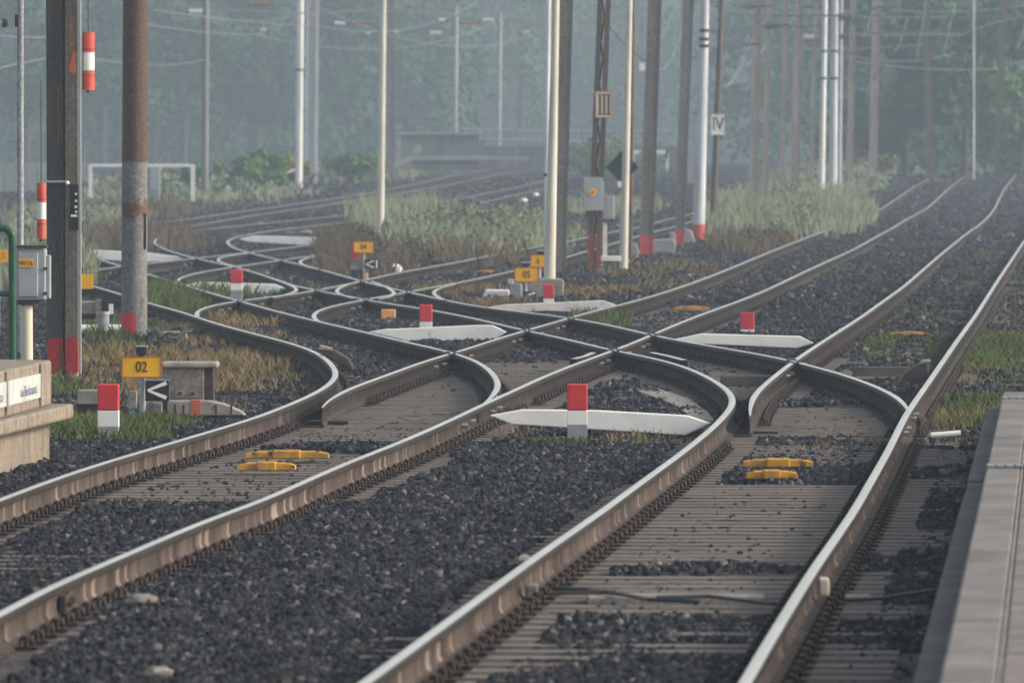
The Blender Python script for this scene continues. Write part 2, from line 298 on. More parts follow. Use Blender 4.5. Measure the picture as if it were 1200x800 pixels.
EXPOSED = [('R1','R3',570,668,1.0),('R1','R3',678,714,1.0),('R1','R2',432,448,1.0),('R1','R2',474,516,1.0),('R1','R3',520,545,.5),
           ('S5','S7',530,592,.9),('S5','S6',425,520,1.0),('S5','S7',470,525,.8),('R3','R2',420,470,.6),('S5','S6',360,395,.4)]
def between(a, b, X, D, pad=.35):
    xa = XR(a, D); xb = XR(b, D)
    with np.errstate(invalid='ignore'):
        lo = np.minimum(xa, xb)-pad; hi = np.maximum(xa, xb)+pad; r = (X > lo) & (X < hi)
    return r & ~np.isnan(lo)
ER = [(a, b, dist(y1), dist(y0), s) for a, b, y0, y1, s in EXPOSED]
def exposure(X, D):
    e = np.zeros_like(X)
    wob = 1.5*vnoise(X, D, 1.2, 5)+3*vnoise(X, D, 4, 6)
    for a, b, D0, D1, s in ER:
        k = between(a, b, X, D) & (D+wob > D0) & (D+wob < D1); e = np.where(k, np.maximum(e, s), e)
    with np.errstate(invalid='ignore'):                                   # sleeper ends show to the right of the near tracks
        dx = X-XR('R1', D); e = np.where((dx > 0) & (dx < .75) & (vnoise(X, D, 2.5, 9) > .02) & (D < 90), np.maximum(e, .8), e)
        for k in ('R3', 'S7'):
            dx = X-XR(k, D); e = np.where((dx > -.05) & (dx < .30) & (D < 88), np.maximum(e, .75), e)
        dx = X-XR('S5', D); e = np.where((dx > -.05) & (dx < .25) & ((D > 73) | (D < 52)) & (D < 92), np.maximum(e, .7), e)
    return e
LONG = ['R1','R2','R3','R4','S5','S6','S7','S8','F1','F2','K1','K3','G1','G2']
def raildist(X, D):
    m = np.full(X.shape, 9.)
    for k in LONG:
        with np.errstate(invalid='ignore'): d = np.abs(X-XR(k, D))
        m = np.minimum(m, np.where(np.isnan(d), 9., d))
    return m
def zg(X, D, e=None):
    z = np.interp(D, GD, GZ)
    e = exposure(X, D) if e is None else e
    n = .045*vnoise(X, D, .9, 1)+.03*vnoise(X, D, .3, 2)+.06*vnoise(X, D, 3.5, 3)
    rd = raildist(X, D); heap = .015*np.clip((rd-.2)/.5, 0, 1)
    z = z+np.where(e > .3, -.011*e+n*.2, n+heap-.004)
    near = rd < .12
    return np.where(near, np.minimum(z, np.interp(D, GD, GZ)-.004), z)
rows = [24.0]
while rows[-1] < 640: rows.append(rows[-1]+max(.10, rows[-1]**2/(F*CZ)*1.1))
rows = np.array(rows+[700, 800, 1000, 1400]); us = np.r_[-.9, -.5, -.3, -.2, -.15, np.linspace(-.11, -.056, 40), np.linspace(-.055, .055, 430), np.linspace(.056, .11, 40), .15, .2, .3, .5, .9]
Ug, Dg = np.meshgrid(us, rows); Xg = Ug*Dg; Eg = exposure(Xg, Dg); Zg = zg(Xg, Dg, Eg)
far = np.abs(Ug) > .12; Zg = np.where(far | (Dg > 645), np.interp(Dg, GD, GZ), Zg)
nr, nc = Xg.shape
me = bpy.data.meshes.new('ground'); co = np.c_[Xg.ravel(), Dg.ravel(), Zg.ravel()]
i = np.arange((nr-1)*(nc-1)); r_ = i//(nc-1); c_ = i % (nc-1); a = r_*nc+c_
fc = np.c_[a, a+1, a+nc+1, a+nc]
me.vertices.add(len(co)); me.vertices.foreach_set('co', co.ravel()); me.loops.add(fc.size); me.loops.foreach_set('vertex_index', fc.ravel().astype(np.int32))
me.polygons.add(len(fc)); me.polygons.foreach_set('loop_start', (np.arange(len(fc))*4).astype(np.int32)); me.polygons.foreach_set('loop_total', np.full(len(fc), 4, np.int32))
me.update(calc_edges=True); me.validate()
at = me.attributes.new('veg', 'FLOAT', 'POINT'); at.data.foreach_set('value', vegmask(Xg, Dg).ravel().astype(np.float32))
at = me.attributes.new('dust', 'FLOAT', 'POINT'); at.data.foreach_set('value', Eg.ravel().astype(np.float32))
me.materials.append(m_ground); ground = bpy.data.objects.new('ground', me); COL.objects.link(ground); ground['kind'] = 'structure'
def gz(X, D): return float(zg(np.array([float(X)]), np.array([float(D)]))[0])

# ------------------------------------------------------------------ ballast stones (geometry nodes on a cloud of points; nobody could count them)
def scatter(D0, D1, rho0, size0, seed, umax=.058):
    rs = np.random.RandomState(seed); area = umax*(D1**2-D0**2); n = int(area*rho0)
    D = np.sqrt(rs.rand(n)*(D1**2-D0**2)+D0**2); X = (rs.rand(n)*2-1)*umax*D
    e = exposure(X, D); v = vegmask(X, D); rd = raildist(X, D)
    keep = (rd > .085) & (rs.rand(n) > np.where(e > .3, .55+.42*e, 0)) & (rs.rand(n) > v*.8)
    keep &= ~((e > .3) & (rd < .30))
    plat = X > (-.0 + (1067-600)/F*0 + (D-40)*.0) + 9e9
    X = X[keep & ~plat]; D = D[keep & ~plat]; z = zg(X, D); ek = e[keep & ~plat]; return X, D, z, size0*(.6+.8*rs.rand(len(X)))*np.where(ek > .3, .62, 1)
parts = [scatter(38, 62, 430, .0215, 1), scatter(62, 95, 330, .0235, 2), scatter(95, 150, 95, .033, 3), scatter(150, 260, 26, .045, 4), scatter(260, 450, 7, .075, 6)]
X = np.concatenate([p[0] for p in parts]); D = np.concatenate([p[1] for p in parts]); Z = np.concatenate([p[2] for p in parts]); S = np.concatenate([p[3] for p in parts])
me = bpy.data.meshes.new('ballast_stones'); me.vertices.add(len(X)); me.vertices.foreach_set('co', np.c_[X, D, Z].ravel())
at = me.attributes.new('size', 'FLOAT', 'POINT'); at.data.foreach_set('value', S.astype(np.float32))
ball = bpy.data.objects.new('ballast_stones', me); COL.objects.link(ball)
tag(ball, 'dark bluish grey crushed stone ballast covering the yard between the rails', 'ballast', kind='stuff')
m_stone = bpy.data.materials.new('ballast_stone'); m_stone.use_nodes = True; N = m_stone.node_tree.nodes; L = m_stone.node_tree.links; b = N['Principled BSDF']
oi = N.new('ShaderNodeObjectInfo'); cr = N.new('ShaderNodeValToRGB'); e = cr.color_ramp.elements
e[0].position = 0; e[0].color = (.010, .012, .016, 1); e[1].position = 1; e[1].color = (.20, .18, .165, 1)
for p_, c_2 in ((.3, (.013, .015, .021)), (.6, (.027, .031, .040)), (.76, (.046, .037, .031)), (.92, (.056, .060, .070)), (.975, (.13, .12, .11))): q = e.new(p_); q.color = (*c_2, 1)
L.new(oi.outputs['Random'], cr.inputs[0]); L.new(cr.outputs[0], b.inputs['Base Color']); b.inputs['Roughness'].default_value = .7; b.inputs['Specular IOR Level'].default_value = .12
ng = bpy.data.node_groups.new('stones', 'GeometryNodeTree'); ng.interface.new_socket('Geometry', in_out='INPUT', socket_type='NodeSocketGeometry'); ng.interface.new_socket('Geometry', in_out='OUTPUT', socket_type='NodeSocketGeometry')
N = ng.nodes; L = ng.links; gi = N.new('NodeGroupInput'); go = N.new('NodeGroupOutput')
mtp = N.new('GeometryNodeMeshToPoints'); L.new(gi.outputs[0], mtp.inputs[0]); g2i = N.new('GeometryNodeGeometryToInstance')
for k in range(6):
    ico = N.new('GeometryNodeMeshIcoSphere'); ico.inputs['Radius'].default_value = 1; ico.inputs['Subdivisions'].default_value = 2
    sp = N.new('GeometryNodeSetPosition'); L.new(ico.outputs[0], sp.inputs[0]); nz = N.new('ShaderNodeTexNoise'); nz.noise_dimensions = '4D'; nz.inputs['W'].default_value = k*7.3; nz.inputs['Scale'].default_value = 1.1
    sc = N.new('ShaderNodeVectorMath'); sc.operation = 'SUBTRACT'; L.new(nz.outputs['Color'], sc.inputs[0]); sc.inputs[1].default_value = (.5, .5, .5)
    s2 = N.new('ShaderNodeVectorMath'); s2.operation = 'MULTIPLY'; L.new(sc.outputs[0], s2.inputs[0]); s2.inputs[1].default_value = (2.6, 2.6, 1.8); L.new(s2.outputs[0], sp.inputs['Offset'])
    tr = N.new('GeometryNodeTransform'); tr.inputs['Scale'].default_value = (1.0, .75+.1*(k % 3), .62+.06*(k % 4)); L.new(sp.outputs[0], tr.inputs[0]); L.new(tr.outputs[0], g2i.inputs[0])
iop = N.new('GeometryNodeInstanceOnPoints'); L.new(mtp.outputs[0], iop.inputs['Points']); L.new(g2i.outputs[0], iop.inputs['Instance']); iop.inputs['Pick Instance'].default_value = True
rv = N.new('FunctionNodeRandomValue'); rv.data_type = 'FLOAT_VECTOR'; rv.inputs[1].default_value = (6.28, 6.28, 6.28); L.new(rv.outputs[0], iop.inputs['Rotation'])
na = N.new('GeometryNodeInputNamedAttribute'); na.data_type = 'FLOAT'; na.inputs[0].default_value = 'size'; L.new(na.outputs[0], iop.inputs['Scale'])
sm = N.new('GeometryNodeSetMaterial'); sm.inputs['Material'].default_value = m_stone; L.new(iop.outputs[0], sm.inputs[0]); L.new(sm.outputs[0], go.inputs[0])
md = ball.modifiers.new('stones', 'NODES'); md.node_group = ng

# ------------------------------------------------------------------ rails
PROF = [(-.070,0),(-.070,.011),(-.022,.028),(-.0085,.05),(-.0085,.112),(-.020,.126),(-.033,.132),(-.034,.157),(-.027,.167),(-.011,.172),(.011,.172),(.027,.167),(.034,.157),(.033,.132),(.020,.126),(.0085,.112),(.0085,.05),(.022,.028),(.070,.011),(.070,0)]
#        0 web/foot, 1 head top, 2 foot
PM = [2,2,0,0,0,0,3,3,1,1,1,3,3,0,0,0,0,2,2,2]
ZO = {k: .0006*j for j, k in enumerate(RP)}
def rail_mesh(key, D0=None, D1=None, blade=False, dz=0., off=0., name='rail', web=None):
    p = PATH[key]
    if D0 is not None: p = p[(p[:, 1] >= D0) & (p[:, 1] <= D1)]
    n = len(p); tg = np.gradient(p, axis=0); tg /= np.hypot(*tg.T)[:, None]; nm = np.c_[tg[:, 1], -tg[:, 0]]
    mb = MB(); K = len(PROF); z0 = ZO[key]*1+.002+dz
    for j in range(n):
        s = 1.0; o = off
        if blade: t = min(1, j/6.); s = .25+.75*t
        zz = g(p[j, 1])+z0
        for (a_, b_) in PROF: mb.v.append((p[j, 0]+nm[j, 0]*(a_*s+o), p[j, 1]+nm[j, 1]*(a_*s+o), zz+b_*(.93+.07*min(1, s))))
    for j in range(n-1):
        for k in range(K):
            a_ = j*K+k; b_ = j*K+(k+1) % K; mb.f.append((a_, a_+K, b_+K, b_)); mb.m.append(PM[k])
    mb.f.append(tuple(range(K))); mb.m.append(0); mb.f.append(tuple(range(n*K-1, n*K-K-1, -1))); mb.m.append(0)
    return mb
def rail(key, parent, blade=False, label=None, name='rail', web=m_web, **kw):
    o = rail_mesh(key, blade=blade, **kw).build(name, [web, m_head, m_foot, m_hside], parent, smooth=True)
    if label: o['label'] = label
    return o
G_TR = 'railway tracks of the yard'
t_B = thing('railway_track', 'bright straight main track at the right, passing the platform edge and climbing to the crest', 'railway track', (0, 0, 0), G_TR)
rail('R1', t_B, label='right-hand running rail beside the platform'); rail('R2', t_B, blade=True, label='left-hand rail beyond the switch tip')
t_X = thing('railway_track', 'crossover track bearing left out of the right main track and sweeping to the far left', 'railway track', (0, 0, 0), G_TR)
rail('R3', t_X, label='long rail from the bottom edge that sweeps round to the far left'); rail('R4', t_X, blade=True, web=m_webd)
t_A = thing('railway_track', 'main track from the lower left edge running up just left of the right main', 'railway track', (0, 0, 0), G_TR)
rail('S5', t_A, label='rail entering low at the left edge'); rail('S6', t_A, blade=True)
t_C = thing('railway_track', 'track curving sharply left out of the lower left main track behind the 02 sign', 'railway track', (0, 0, 0), G_TR)
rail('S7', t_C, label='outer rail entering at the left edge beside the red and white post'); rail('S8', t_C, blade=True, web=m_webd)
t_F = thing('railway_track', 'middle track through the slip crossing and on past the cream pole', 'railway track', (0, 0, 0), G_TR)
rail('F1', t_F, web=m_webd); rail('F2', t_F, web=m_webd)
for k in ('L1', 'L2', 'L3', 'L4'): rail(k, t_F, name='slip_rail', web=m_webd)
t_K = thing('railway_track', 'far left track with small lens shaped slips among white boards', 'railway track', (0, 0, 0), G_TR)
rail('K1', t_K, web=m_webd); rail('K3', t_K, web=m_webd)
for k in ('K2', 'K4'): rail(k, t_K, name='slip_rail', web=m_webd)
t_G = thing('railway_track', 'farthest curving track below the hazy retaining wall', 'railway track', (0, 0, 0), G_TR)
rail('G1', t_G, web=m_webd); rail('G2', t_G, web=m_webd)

# check rails by the frogs
def px_rail(pts, parent, name='check_rail', top=m_head, h=.172):
    q = [P(x, y, .17) for x, y in pts]; mb = MB()
    for (a_, b_) in zip(q[:-1], q[1:]):
        d = Vector((b_[0]-a_[0], b_[1]-a_[1])).normalized(); nx, ny = d.y, -d.x; w_ = .034
        z0 = a_[2]-.17+.006; z1 = a_[2]+.012
        v = [(a_[0]-nx*w_, a_[1]-ny*w_, z0), (a_[0]+nx*w_, a_[1]+ny*w_, z0), (b_[0]+nx*w_, b_[1]+ny*w_, z0), (b_[0]-nx*w_, b_[1]-ny*w_, z0)]
        v += [(x, y, z1) for x, y, _ in v]
        mb.add(v, [(3,2,1,0),(4,5,6,7),(0,1,5,4),(1,2,6,5),(2,3,7,6),(3,0,4,7)]); mb.m[-5] = 1
    return mb.build(name, [m_webd, top], parent, bevel=.006)
px_rail([(764,414),(783,418),(802,423)], t_X); px_rail([(672,421.5),(685,418.5),(695,414)], t_A)

def crossings():
    ks = ['R2','R3','R4','S5','S6','S7','S8','F1','F2','K1','K3','R1']; out = []
    for i in range(len(ks)):
        for j in range(i+1, len(ks)):
            a, b = PATH[ks[i]], PATH[ks[j]]; lo = max(a[0, 1], b[0, 1])+.5; hi = min(a[-1, 1], b[-1, 1], 260)-.5
            if hi <= lo: continue
            D = np.arange(lo, hi, .25); d = XR(ks[i], D)-XR(ks[j], D); c = np.where(d[:-1]*d[1:] < 0)[0]
            for q in c: out.append((ks[i], ks[j], float(XR(ks[i], D[q])), float(D[q])))
    return out
OWN = {'R1': t_B, 'R2': t_B, 'R3': t_X, 'R4': t_X, 'S5': t_A, 'S6': t_A, 'S7': t_C, 'S8': t_C, 'F1': t_F, 'F2': t_F, 'K1': t_K, 'K3': t_K}
def dirat(k, D): v = Vector((float(XR(k, D+.6)-XR(k, D-.6)), 1.2)); return v.normalized()
for (ka, kb, X_, D_) in crossings():
    z = g(D_)+.172+.010+.0012
    for k1, k2 in ((ka, kb), (kb, ka)):
        d = dirat(k2, D_); n_ = Vector((d.y, -d.x))
        for s_ in (-1, 1):                                   # the slots the wheel flanges run through
            c = Vector((X_, D_))+n_*s_*.062; mb = MB(); w_ = .019; l_ = .42
            q = [c-d*l_-n_*w_, c-d*l_+n_*w_, c+d*l_+n_*w_, c+d*l_-n_*w_]
            d1 = dirat(k1, D_); n1 = Vector((d1.y, -d1.x)); 
            # clip the slot to the head of the rail it cuts
            t0, t1 = [], []
            den = d.dot(n1)
            if abs(den) < 1e-3: continue
            o_ = (c-Vector((X_, D_))).dot(n1); ta, tb = sorted(((-.033-o_)/den, (.033-o_)/den)); ta = max(ta, -1.2); tb = min(tb, 1.2)
            if tb-ta < .02: continue
            q = [c+d*ta-n_*w_, c+d*ta+n_*w_, c+d*tb+n_*w_, c+d*tb-n_*w_]; mb.add([(p.x, p.y, z) for p in q], [(0, 1, 2, 3)]); mb.add([(p.x, p.y, z-.004) for p in q], [(3, 2, 1, 0)]); mb.build('flangeway', m_dark, OWN[k1])
    for k1 in (ka, kb):
        for t_ in (-1.3, -.7, .7, 1.3):
            d = dirat(k1, D_); Dq = D_+t_*2.2; 
            if Dq > PATH[k1][-1, 1]-.5 or Dq < PATH[k1][0, 1]+.5: continue
            xq = float(XR(k1, Dq)); MB().cyl((xq+.008, Dq, g(Dq)+.085), (xq+.055, Dq, g(Dq)+.085), .022, n=6).build('frog_bolt', m_boltl, OWN[k1])
# ------------------------------------------------------------------ sleepers and clips
def along(key, D0, D1, step):
    p = PATH[key]; s = np.r_[0, np.cumsum(np.hypot(*np.diff(p, axis=0).T))]
    t = np.arange(s[0], s[-1], step); x = np.interp(t, s, p[:, 0]); y = np.interp(t, s, p[:, 1])
    tx = np.interp(t+.5, s, p[:, 0])-np.interp(t-.5, s, p[:, 0]); ty = np.interp(t+.5, s, p[:, 1])-np.interp(t-.5, s, p[:, 1]); h = np.arctan2(tx, ty)
    k = (y > D0) & (y < D1); return x[k], y[k], h[k]
def clip_mesh():
    mb = MB(); mb.box(-.055, .055, -.07, .07, .0, .016)
    n, m = 10, 5
    vs = []
    for i in range(n):
        a = math.pi*(-.15+1.3*i/(n-1))
        for j in range(m):
            c = 2*math.pi*j/m; R_ = .030+.010*math.cos(c); vs.append((R_*math.cos(a)*.9, .012*math.sin(c)+(.018 if i < n/2 else -.012), .030+R_*math.sin(a)))
    fs = [(i*m+j, i*m+(j+1) % m, (i+1)*m+(j+1) % m, (i+1)*m+j) for i in range(n-1) for j in range(m)]; mb.add(vs, fs)
    mb.cyl((.0, 0, .016), (0, 0, .058), .013, n=6); return mb
cm = clip_mesh(); clip_src = cm.build('rail_clip', m_clip, None, smooth=True); clip_me = clip_src.data; bpy.data.objects.remove(clip_src)
def slp_mesh(L_, nm, mat_):
    mb = MB(); v = [(-L_/2,-.13,-.12),(L_/2,-.13,-.12),(L_/2,.13,-.12),(-L_/2,.13,-.12),(-L_/2,-.115,0),(L_/2,-.115,0),(L_/2,.115,0),(-L_/2,.115,0)]
    mb.add(v, [(3,2,1,0),(4,5,6,7),(0,1,5,4),(1,2,6,5),(2,3,7,6),(3,0,4,7)]); o = mb.build(nm, mat_, None); me_ = o.data; bpy.data.objects.remove(o); return me_
SL = {}
def sleepers(parent, keyR, D0, D1, width_fn, mat_, nobj=110, clipkeys=()):
    x, y, h = along(keyR, D0, D1, .6); stuff = MB(); nclip = 0
    for i in range(len(x)):
        wl = width_fn(y[i]); L_ = round((wl[1]-wl[0])/.1)*.1; cx = (wl[0]+wl[1])/2
        jit = random.uniform(-.02, .02); jh = random.uniform(-.012, .012)
        px_, py_ = x[i]+math.cos(h[i])*cx, y[i]-math.sin(h[i])*cx+jit; z = g(y[i])+random.uniform(-.003, .0)
        if i < nobj:
            key = (round(L_, 1), mat_.name)
            if key not in SL: SL[key] = slp_mesh(L_, 'sleeper', mat_)
            o = bpy.data.objects.new('sleeper', SL[key]); COL.objects.link(o); o.parent = parent; o.location = (px_, py_, z); o.rotation_euler = (0, 0, -h[i]+jh)
            inv = Vector((px_, py_, z))
            for ck in clipkeys:
                xr = float(XR(ck, py_)); hh = -h[i]
                if np.isnan(xr): continue
                for s_ in (1, -1):
                    if nclip >= 300: break
                    dx = xr+s_*.115-px_; c = bpy.data.objects.new('rail_clip', clip_me); COL.objects.link(c); c.parent = o
                    c.location = (dx*math.cos(jh-h[i]), -dx*math.sin(jh-h[i]), .006-z); c.rotation_euler = (0, 0, 0 if s_ > 0 else math.pi); nclip += 1
        else:
            c_, s_ = math.cos(-h[i]), math.sin(-h[i]); v = []
            for (a_, b_, zz) in ((-L_/2,-.13,-.1),(L_/2,-.13,-.1),(L_/2,.13,-.1),(-L_/2,.13,-.1),(-L_/2,-.12,0),(L_/2,-.12,0),(L_/2,.12,0),(-L_/2,.12,0)):
                v.append((px_+a_*c_-b_*s_, py_+a_*s_+b_*c_, z+zz))
            stuff.add(v, [(4,5,6,7),(0,1,5,4),(1,2,6,5),(2,3,7,6),(3,0,4,7)])
    if stuff.v: o = stuff.build('far_sleepers', mat_, parent); o['kind'] = 'stuff'
def wB(D):
    r = .52; l = -1.98
    if 80 < D < 128: l = -1.98-(D-80)*.052
    return (l, r)
def wA(D):
    r = .48; l = -1.95
    if 92 < D < 128: l = -1.95-(D-92)*.055
    return (l, r)
sleepers(t_B, 'R1', 36, 230, wB, m_slp, 150, ('R1', 'R3'))
sleepers(t_A, 'S5', 48, 230, wA, m_slp, 130, ('S5', 'S7'))
def clip_run(parent, key, D0, D1, sides=(1, -1)):
    x, y, h = along(key, D0, D1, .6); mb = MB(); src = cm
    for i in range(len(x)):
        for s_ in sides:
            c_, sn = math.cos(-h[i]), math.sin(-h[i]); z = g(y[i])+.006; vs = []
            for (a_, b_, zz) in src.v:
                a2 = (a_+.115)*s_; b2 = b_*s_; vs.append((x[i]+a2*c_-b2*sn, y[i]+a2*sn+b2*c_, z+zz))
            mb.add(vs, src.f)
    o = mb.build('rail_clips', m_clip, parent, smooth=True); o['kind'] = 'stuff'
clip_run(t_X, 'R3', 86, 185); clip_run(t_X, 'R4', 86, 185); clip_run(t_C, 'S7', 90, 170); clip_run(t_C, 'S8', 90, 170)
clip_run(t_B, 'R1', 84, 170); clip_run(t_B, 'R2', 88, 170); clip_run(t_A, 'S5', 95, 170); clip_run(t_A, 'S6', 95, 170); clip_run(t_F, 'F1', 130, 190); clip_run(t_F, 'F2', 130, 190)

#PART2
# ------------------------------------------------------------------ platforms
def slab(parent, quad, z0, z1, mat_, name='slab', bevel=.012):
    mb = MB(); v = [(x, y, z0) for x, y in quad]+[(x, y, z1) for x, y in quad]
    ar = sum(quad[i][0]*quad[(i+1) % 4][1]-quad[(i+1) % 4][0]*quad[i][1] for i in range(4))
    f = [(3,2,1,0),(4,5,6,7),(0,1,5,4),(1,2,6,5),(2,3,7,6),(3,0,4,7)]
    if ar < 0: f = [tuple(reversed(q)) for q in f]
    return mb.add(v, f).build(name, mat_, parent, bevel=bevel)
VX = (1239-600)/F                                     # the right platform runs parallel to the main track
def plat_x(off, D): return VX*D+off
t = thing('station_platform', 'low concrete platform edge in the lower right corner with pale coping slabs', 'platform', (plat_x(-.2, 60), 60, 0))
ZT, ZL = .42, .30; o_top = -.2224*(CZ-ZT); o_low = -.272*(CZ-ZL)
yd = 30.0; k = 0
while yd < 82:
    L_ = 2.45; e_ = min(yd+L_-.045, 82)
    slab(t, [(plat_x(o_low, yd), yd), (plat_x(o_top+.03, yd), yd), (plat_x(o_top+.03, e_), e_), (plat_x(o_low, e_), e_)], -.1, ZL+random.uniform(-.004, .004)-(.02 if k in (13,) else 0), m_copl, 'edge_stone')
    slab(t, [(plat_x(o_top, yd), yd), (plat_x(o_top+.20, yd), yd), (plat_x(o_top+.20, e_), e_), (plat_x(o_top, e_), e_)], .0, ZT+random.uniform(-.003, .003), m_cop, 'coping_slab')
    yd += L_; k += 1
m_pink = M('pinkish_paving', (.25, .21, .19), (.15, .128, .116), 1.3, rough=.85, fine=50, spots=(3, .62, (.10, .085, .078)))
slab(t, [(plat_x(o_top+.203, 30), 30), (plat_x(o_top+.215, 30), 30), (plat_x(o_top+.215, 82), 82), (plat_x(o_top+.203, 82), 82)], .0, ZT-.003, m_conc, 'pale_joint_strip')
yd = 30.0
while yd < 81:
    e_ = min(yd+1.2-.02, 82); slab(t, [(plat_x(o_top+.218, yd), yd), (plat_x(6, yd), yd), (plat_x(6, e_), e_), (plat_x(o_top+.218, e_), e_)], .0, ZT-.004+random.uniform(-.003, .003), m_pink, 'paving_slab'); yd += 1.2
for yy in (548, 468):
    D_ = dist(yy, ZT); xa = plat_x(o_top+.01, D_)
    mb = MB()
    for j in range(9): mb.box(xa+j*.055, xa+j*.055+.045, D_, D_+.30, ZT+.003, ZT+.016)
    mb.build('ribbed_plate', m_walll, t)

# left platform: a low wall with a ledge, its end slanting away from the track
c0 = P(-60, 600)[:2]
def LW(x, y, z): q = P(x, y, z); return (q[0], q[1])
e1 = LW(60, 473, .46); e0 = LW(-90, 514, .46)           # top wall: foot of its front face
t = thing('platform_end', 'stained low concrete wall with ledge and washed-out plaque at the left edge', 'wall', (e1[0], e1[1], 0))
def along_dir(a, b): v = Vector((b[0]-a[0], b[1]-a[1])); return v.normalized()
a1 = LW(86, 490, .345); a0 = LW(-90, 534, .345); dv = along_dir(a0, a1); nrm = Vector((dv.y, -dv.x))
slab(t, [a0, a1, (a1[0]-1.0, a1[1]+.25), (a0[0]-1.6, a0[1])], .345, .45, m_conc_w, 'ledge', .02)
b1 = LW(57, 545, .0); b0 = LW(-90, 590, 0)
b1 = (a1[0]-.17, a1[1]-.4); b0 = (a0[0]-.17, a0[1]-.4)
slab(t, [(b0[0], b0[1]+.3), (b1[0], b1[1]+.3), (b1[0]-.8, b1[1]+.5), (b0[0]-1.4, b0[1]+.5)], -.15, .344, m_conc_w, 'lower_wall')
w0 = e0; w1 = e1
slab(t, [w0, w1, (w1[0]-.55, w1[1]+.35), (w0[0]-1.0, w0[1]+.35)], .451, .775, m_conc_w, 'upper_wall', .02)
dvw = along_dir(w0, w1); nw = Vector((dvw.y, -dvw.x))
LW_len = math.hypot(w1[0]-w0[0], w1[1]-w0[1])
def on_wall(s, out, z): return (w1[0]-dvw.x*s+nw.x*out, w1[1]-dvw.y*s+nw.y*out, z)
def wall_panel(s0, s1, z0, z1, out0, out1, mat_, name, par=t):
    v = [on_wall(s, o_, z) for z in (z0, z1) for (s, o_) in ((s1, out0), (s0, out0), (s0, out1), (s1, out1))]
    mb = MB().add(v, [(3,2,1,0),(4,5,6,7),(0,1,5,4),(1,2,6,5),(2,3,7,6),(3,0,4,7)]); 
    # order so that the outside faces out
    return mb.build(name, mat_, par)
sc_w = LW_len/ (150.)                                        # metres per photo pixel along the wall
wall_panel(16*sc_w, 150*sc_w, .53, .70, .002, .014, m_plaq, 'plaque')
ang = math.atan2(dvw.y, dvw.x)
for s_, tx in ((32, 'ndivimnt'), (72, 'divieto')):
    o = text(tx, .11, m_inkb, t, (0, 0, 0), 'plaque_lettering', 1.0); q = on_wall(s_*sc_w, .017, .60); o.location = Vector(q)-t.location; o.rotation_euler = (math.pi/2, 0, ang); o.scale = (3.4, 1, 1)
for s_ in (15, 58): wall_panel((s_)*sc_w, (s_+1.6)*sc_w, .47, .765, .001, .02, m_conc, 'wall_rib')

# ------------------------------------------------------------------ things beside the tracks
def post(x, y, wpx, top, mid, low, label, seg):      # red and white kerb post; rows of its top, of the red's foot, of the white's foot
    X, D, z = P(x, y); t = thing('marker_post', label, 'marker post', (X, D, z-.05), 'red and white marker posts'); hw = wpx/2*D/F
    zt, zm, zl = A(x, top, D)[2], A(x, mid, D)[2], A(x, low, D)[2]
    MB().box(X-hw, X+hw, D, D+2*hw, zm, zt).build('red_band', m_red, t, bevel=.012)
    MB().box(X-hw+.001, X+hw-.001, D+.001, D+2*hw-.001, zl, zm-.001).build('white_band', m_white, t, bevel=.004)
    MB().box(X-hw+.002, X+hw-.002, D+.002, D+2*hw-.002, z-.12, zl-.001).build('base', m_greyp, t, bevel=.004)
post(126.5, 514, 25, 450, 481, 500, 'large red and white post beside the left edge wall and the 02 sign', 0)
post(676.5, 519, 24, 450, 481, 498, 'red and white post in front of the nearest white board at the centre', 0)
post(876, 396, 16, 366, 386, 395, 'red and white post behind the white board right of centre', 0)
post(499, 390, 15, 357, 377, 389, 'red and white post between the orange block and the cream white board', 0)
post(277, 362, 14, 316, 332, 340, 'red and grey post standing on the left among the small crossings', 0)
post(643, 361, 12.5, 333, 350, 359, 'red and white post at the foot of the tall cream pole', 0)

def board(poly, y, label, mat_=m_white, dep=.22, tip=True):
    D = dist(y); X0 = (sum(p[0] for p in poly)/len(poly)-600)*D/F
    t = thing('white_board', label, 'white board', (X0, D, g(D)), 'white painted boards laid between the rails')
    pts = [A(x, yy, D) for x, yy in poly]
    # the lying board: sloped top running back, front face towards the camera
    mb = MB(); n = len(pts); v = [(p[0], D, p[2]) for p in pts]+[(p[0], D+dep, p[2]) for p in pts]
    ar = sum(pts[i][0]*pts[(i+1) % n][2]-pts[(i+1) % n][0]*pts[i][2] for i in range(n))
    f = [tuple(range(n)), tuple(range(2*n-1, n-1, -1))]+[(k, n+k, n+(k+1) % n, (k+1) % n) for k in range(n)]
    if ar < 0: f = [tuple(reversed(q)) for q in f]
    mb.add(v, f).build('painted_plank', mat_, t, bevel=.008)
    xs = [p[0] for p in pts]; zb = min(p[2] for p in pts)
    MB().box(max(xs)-.34, max(xs)-.02, D+.03, D+dep-.03, g(D)-.05, zb+.03).build('dark_bearer', m_dark, t)
board([(574,487),(612,480),(700,481),(806,487),(833,496),(803,510),(740,506),(600,497)], 512, 'nearest long white board, behind the centre red and white post')
board([(784,399),(822,391),(938,394),(954,402),(934,408),(850,404),(800,402)], 410, 'white board right of centre, just left of the straight main track')
board([(432,389),(450,386),(560,381),(577,381),(594,389),(577,400),(480,400)], 402, 'cream white board right of the small orange block')
m_whitep = M('white_paint_pinkish', (.76, .70, .66), (.62, .55, .50), 5, rough=.6, spots=(7, .66, (.42, .36, .33)))
board([(567,361),(590,357),(706,352),(722,357),(700,367),(640,364),(600,366),(572,364)], 371, 'long dusty white board at the foot of the tall cream pole', m_whitep)
board([(216,334),(236,330),(322,333),(335,338),(319,345),(240,344)], 347, 'white board inside the left lens shaped slip, behind the red and grey post')
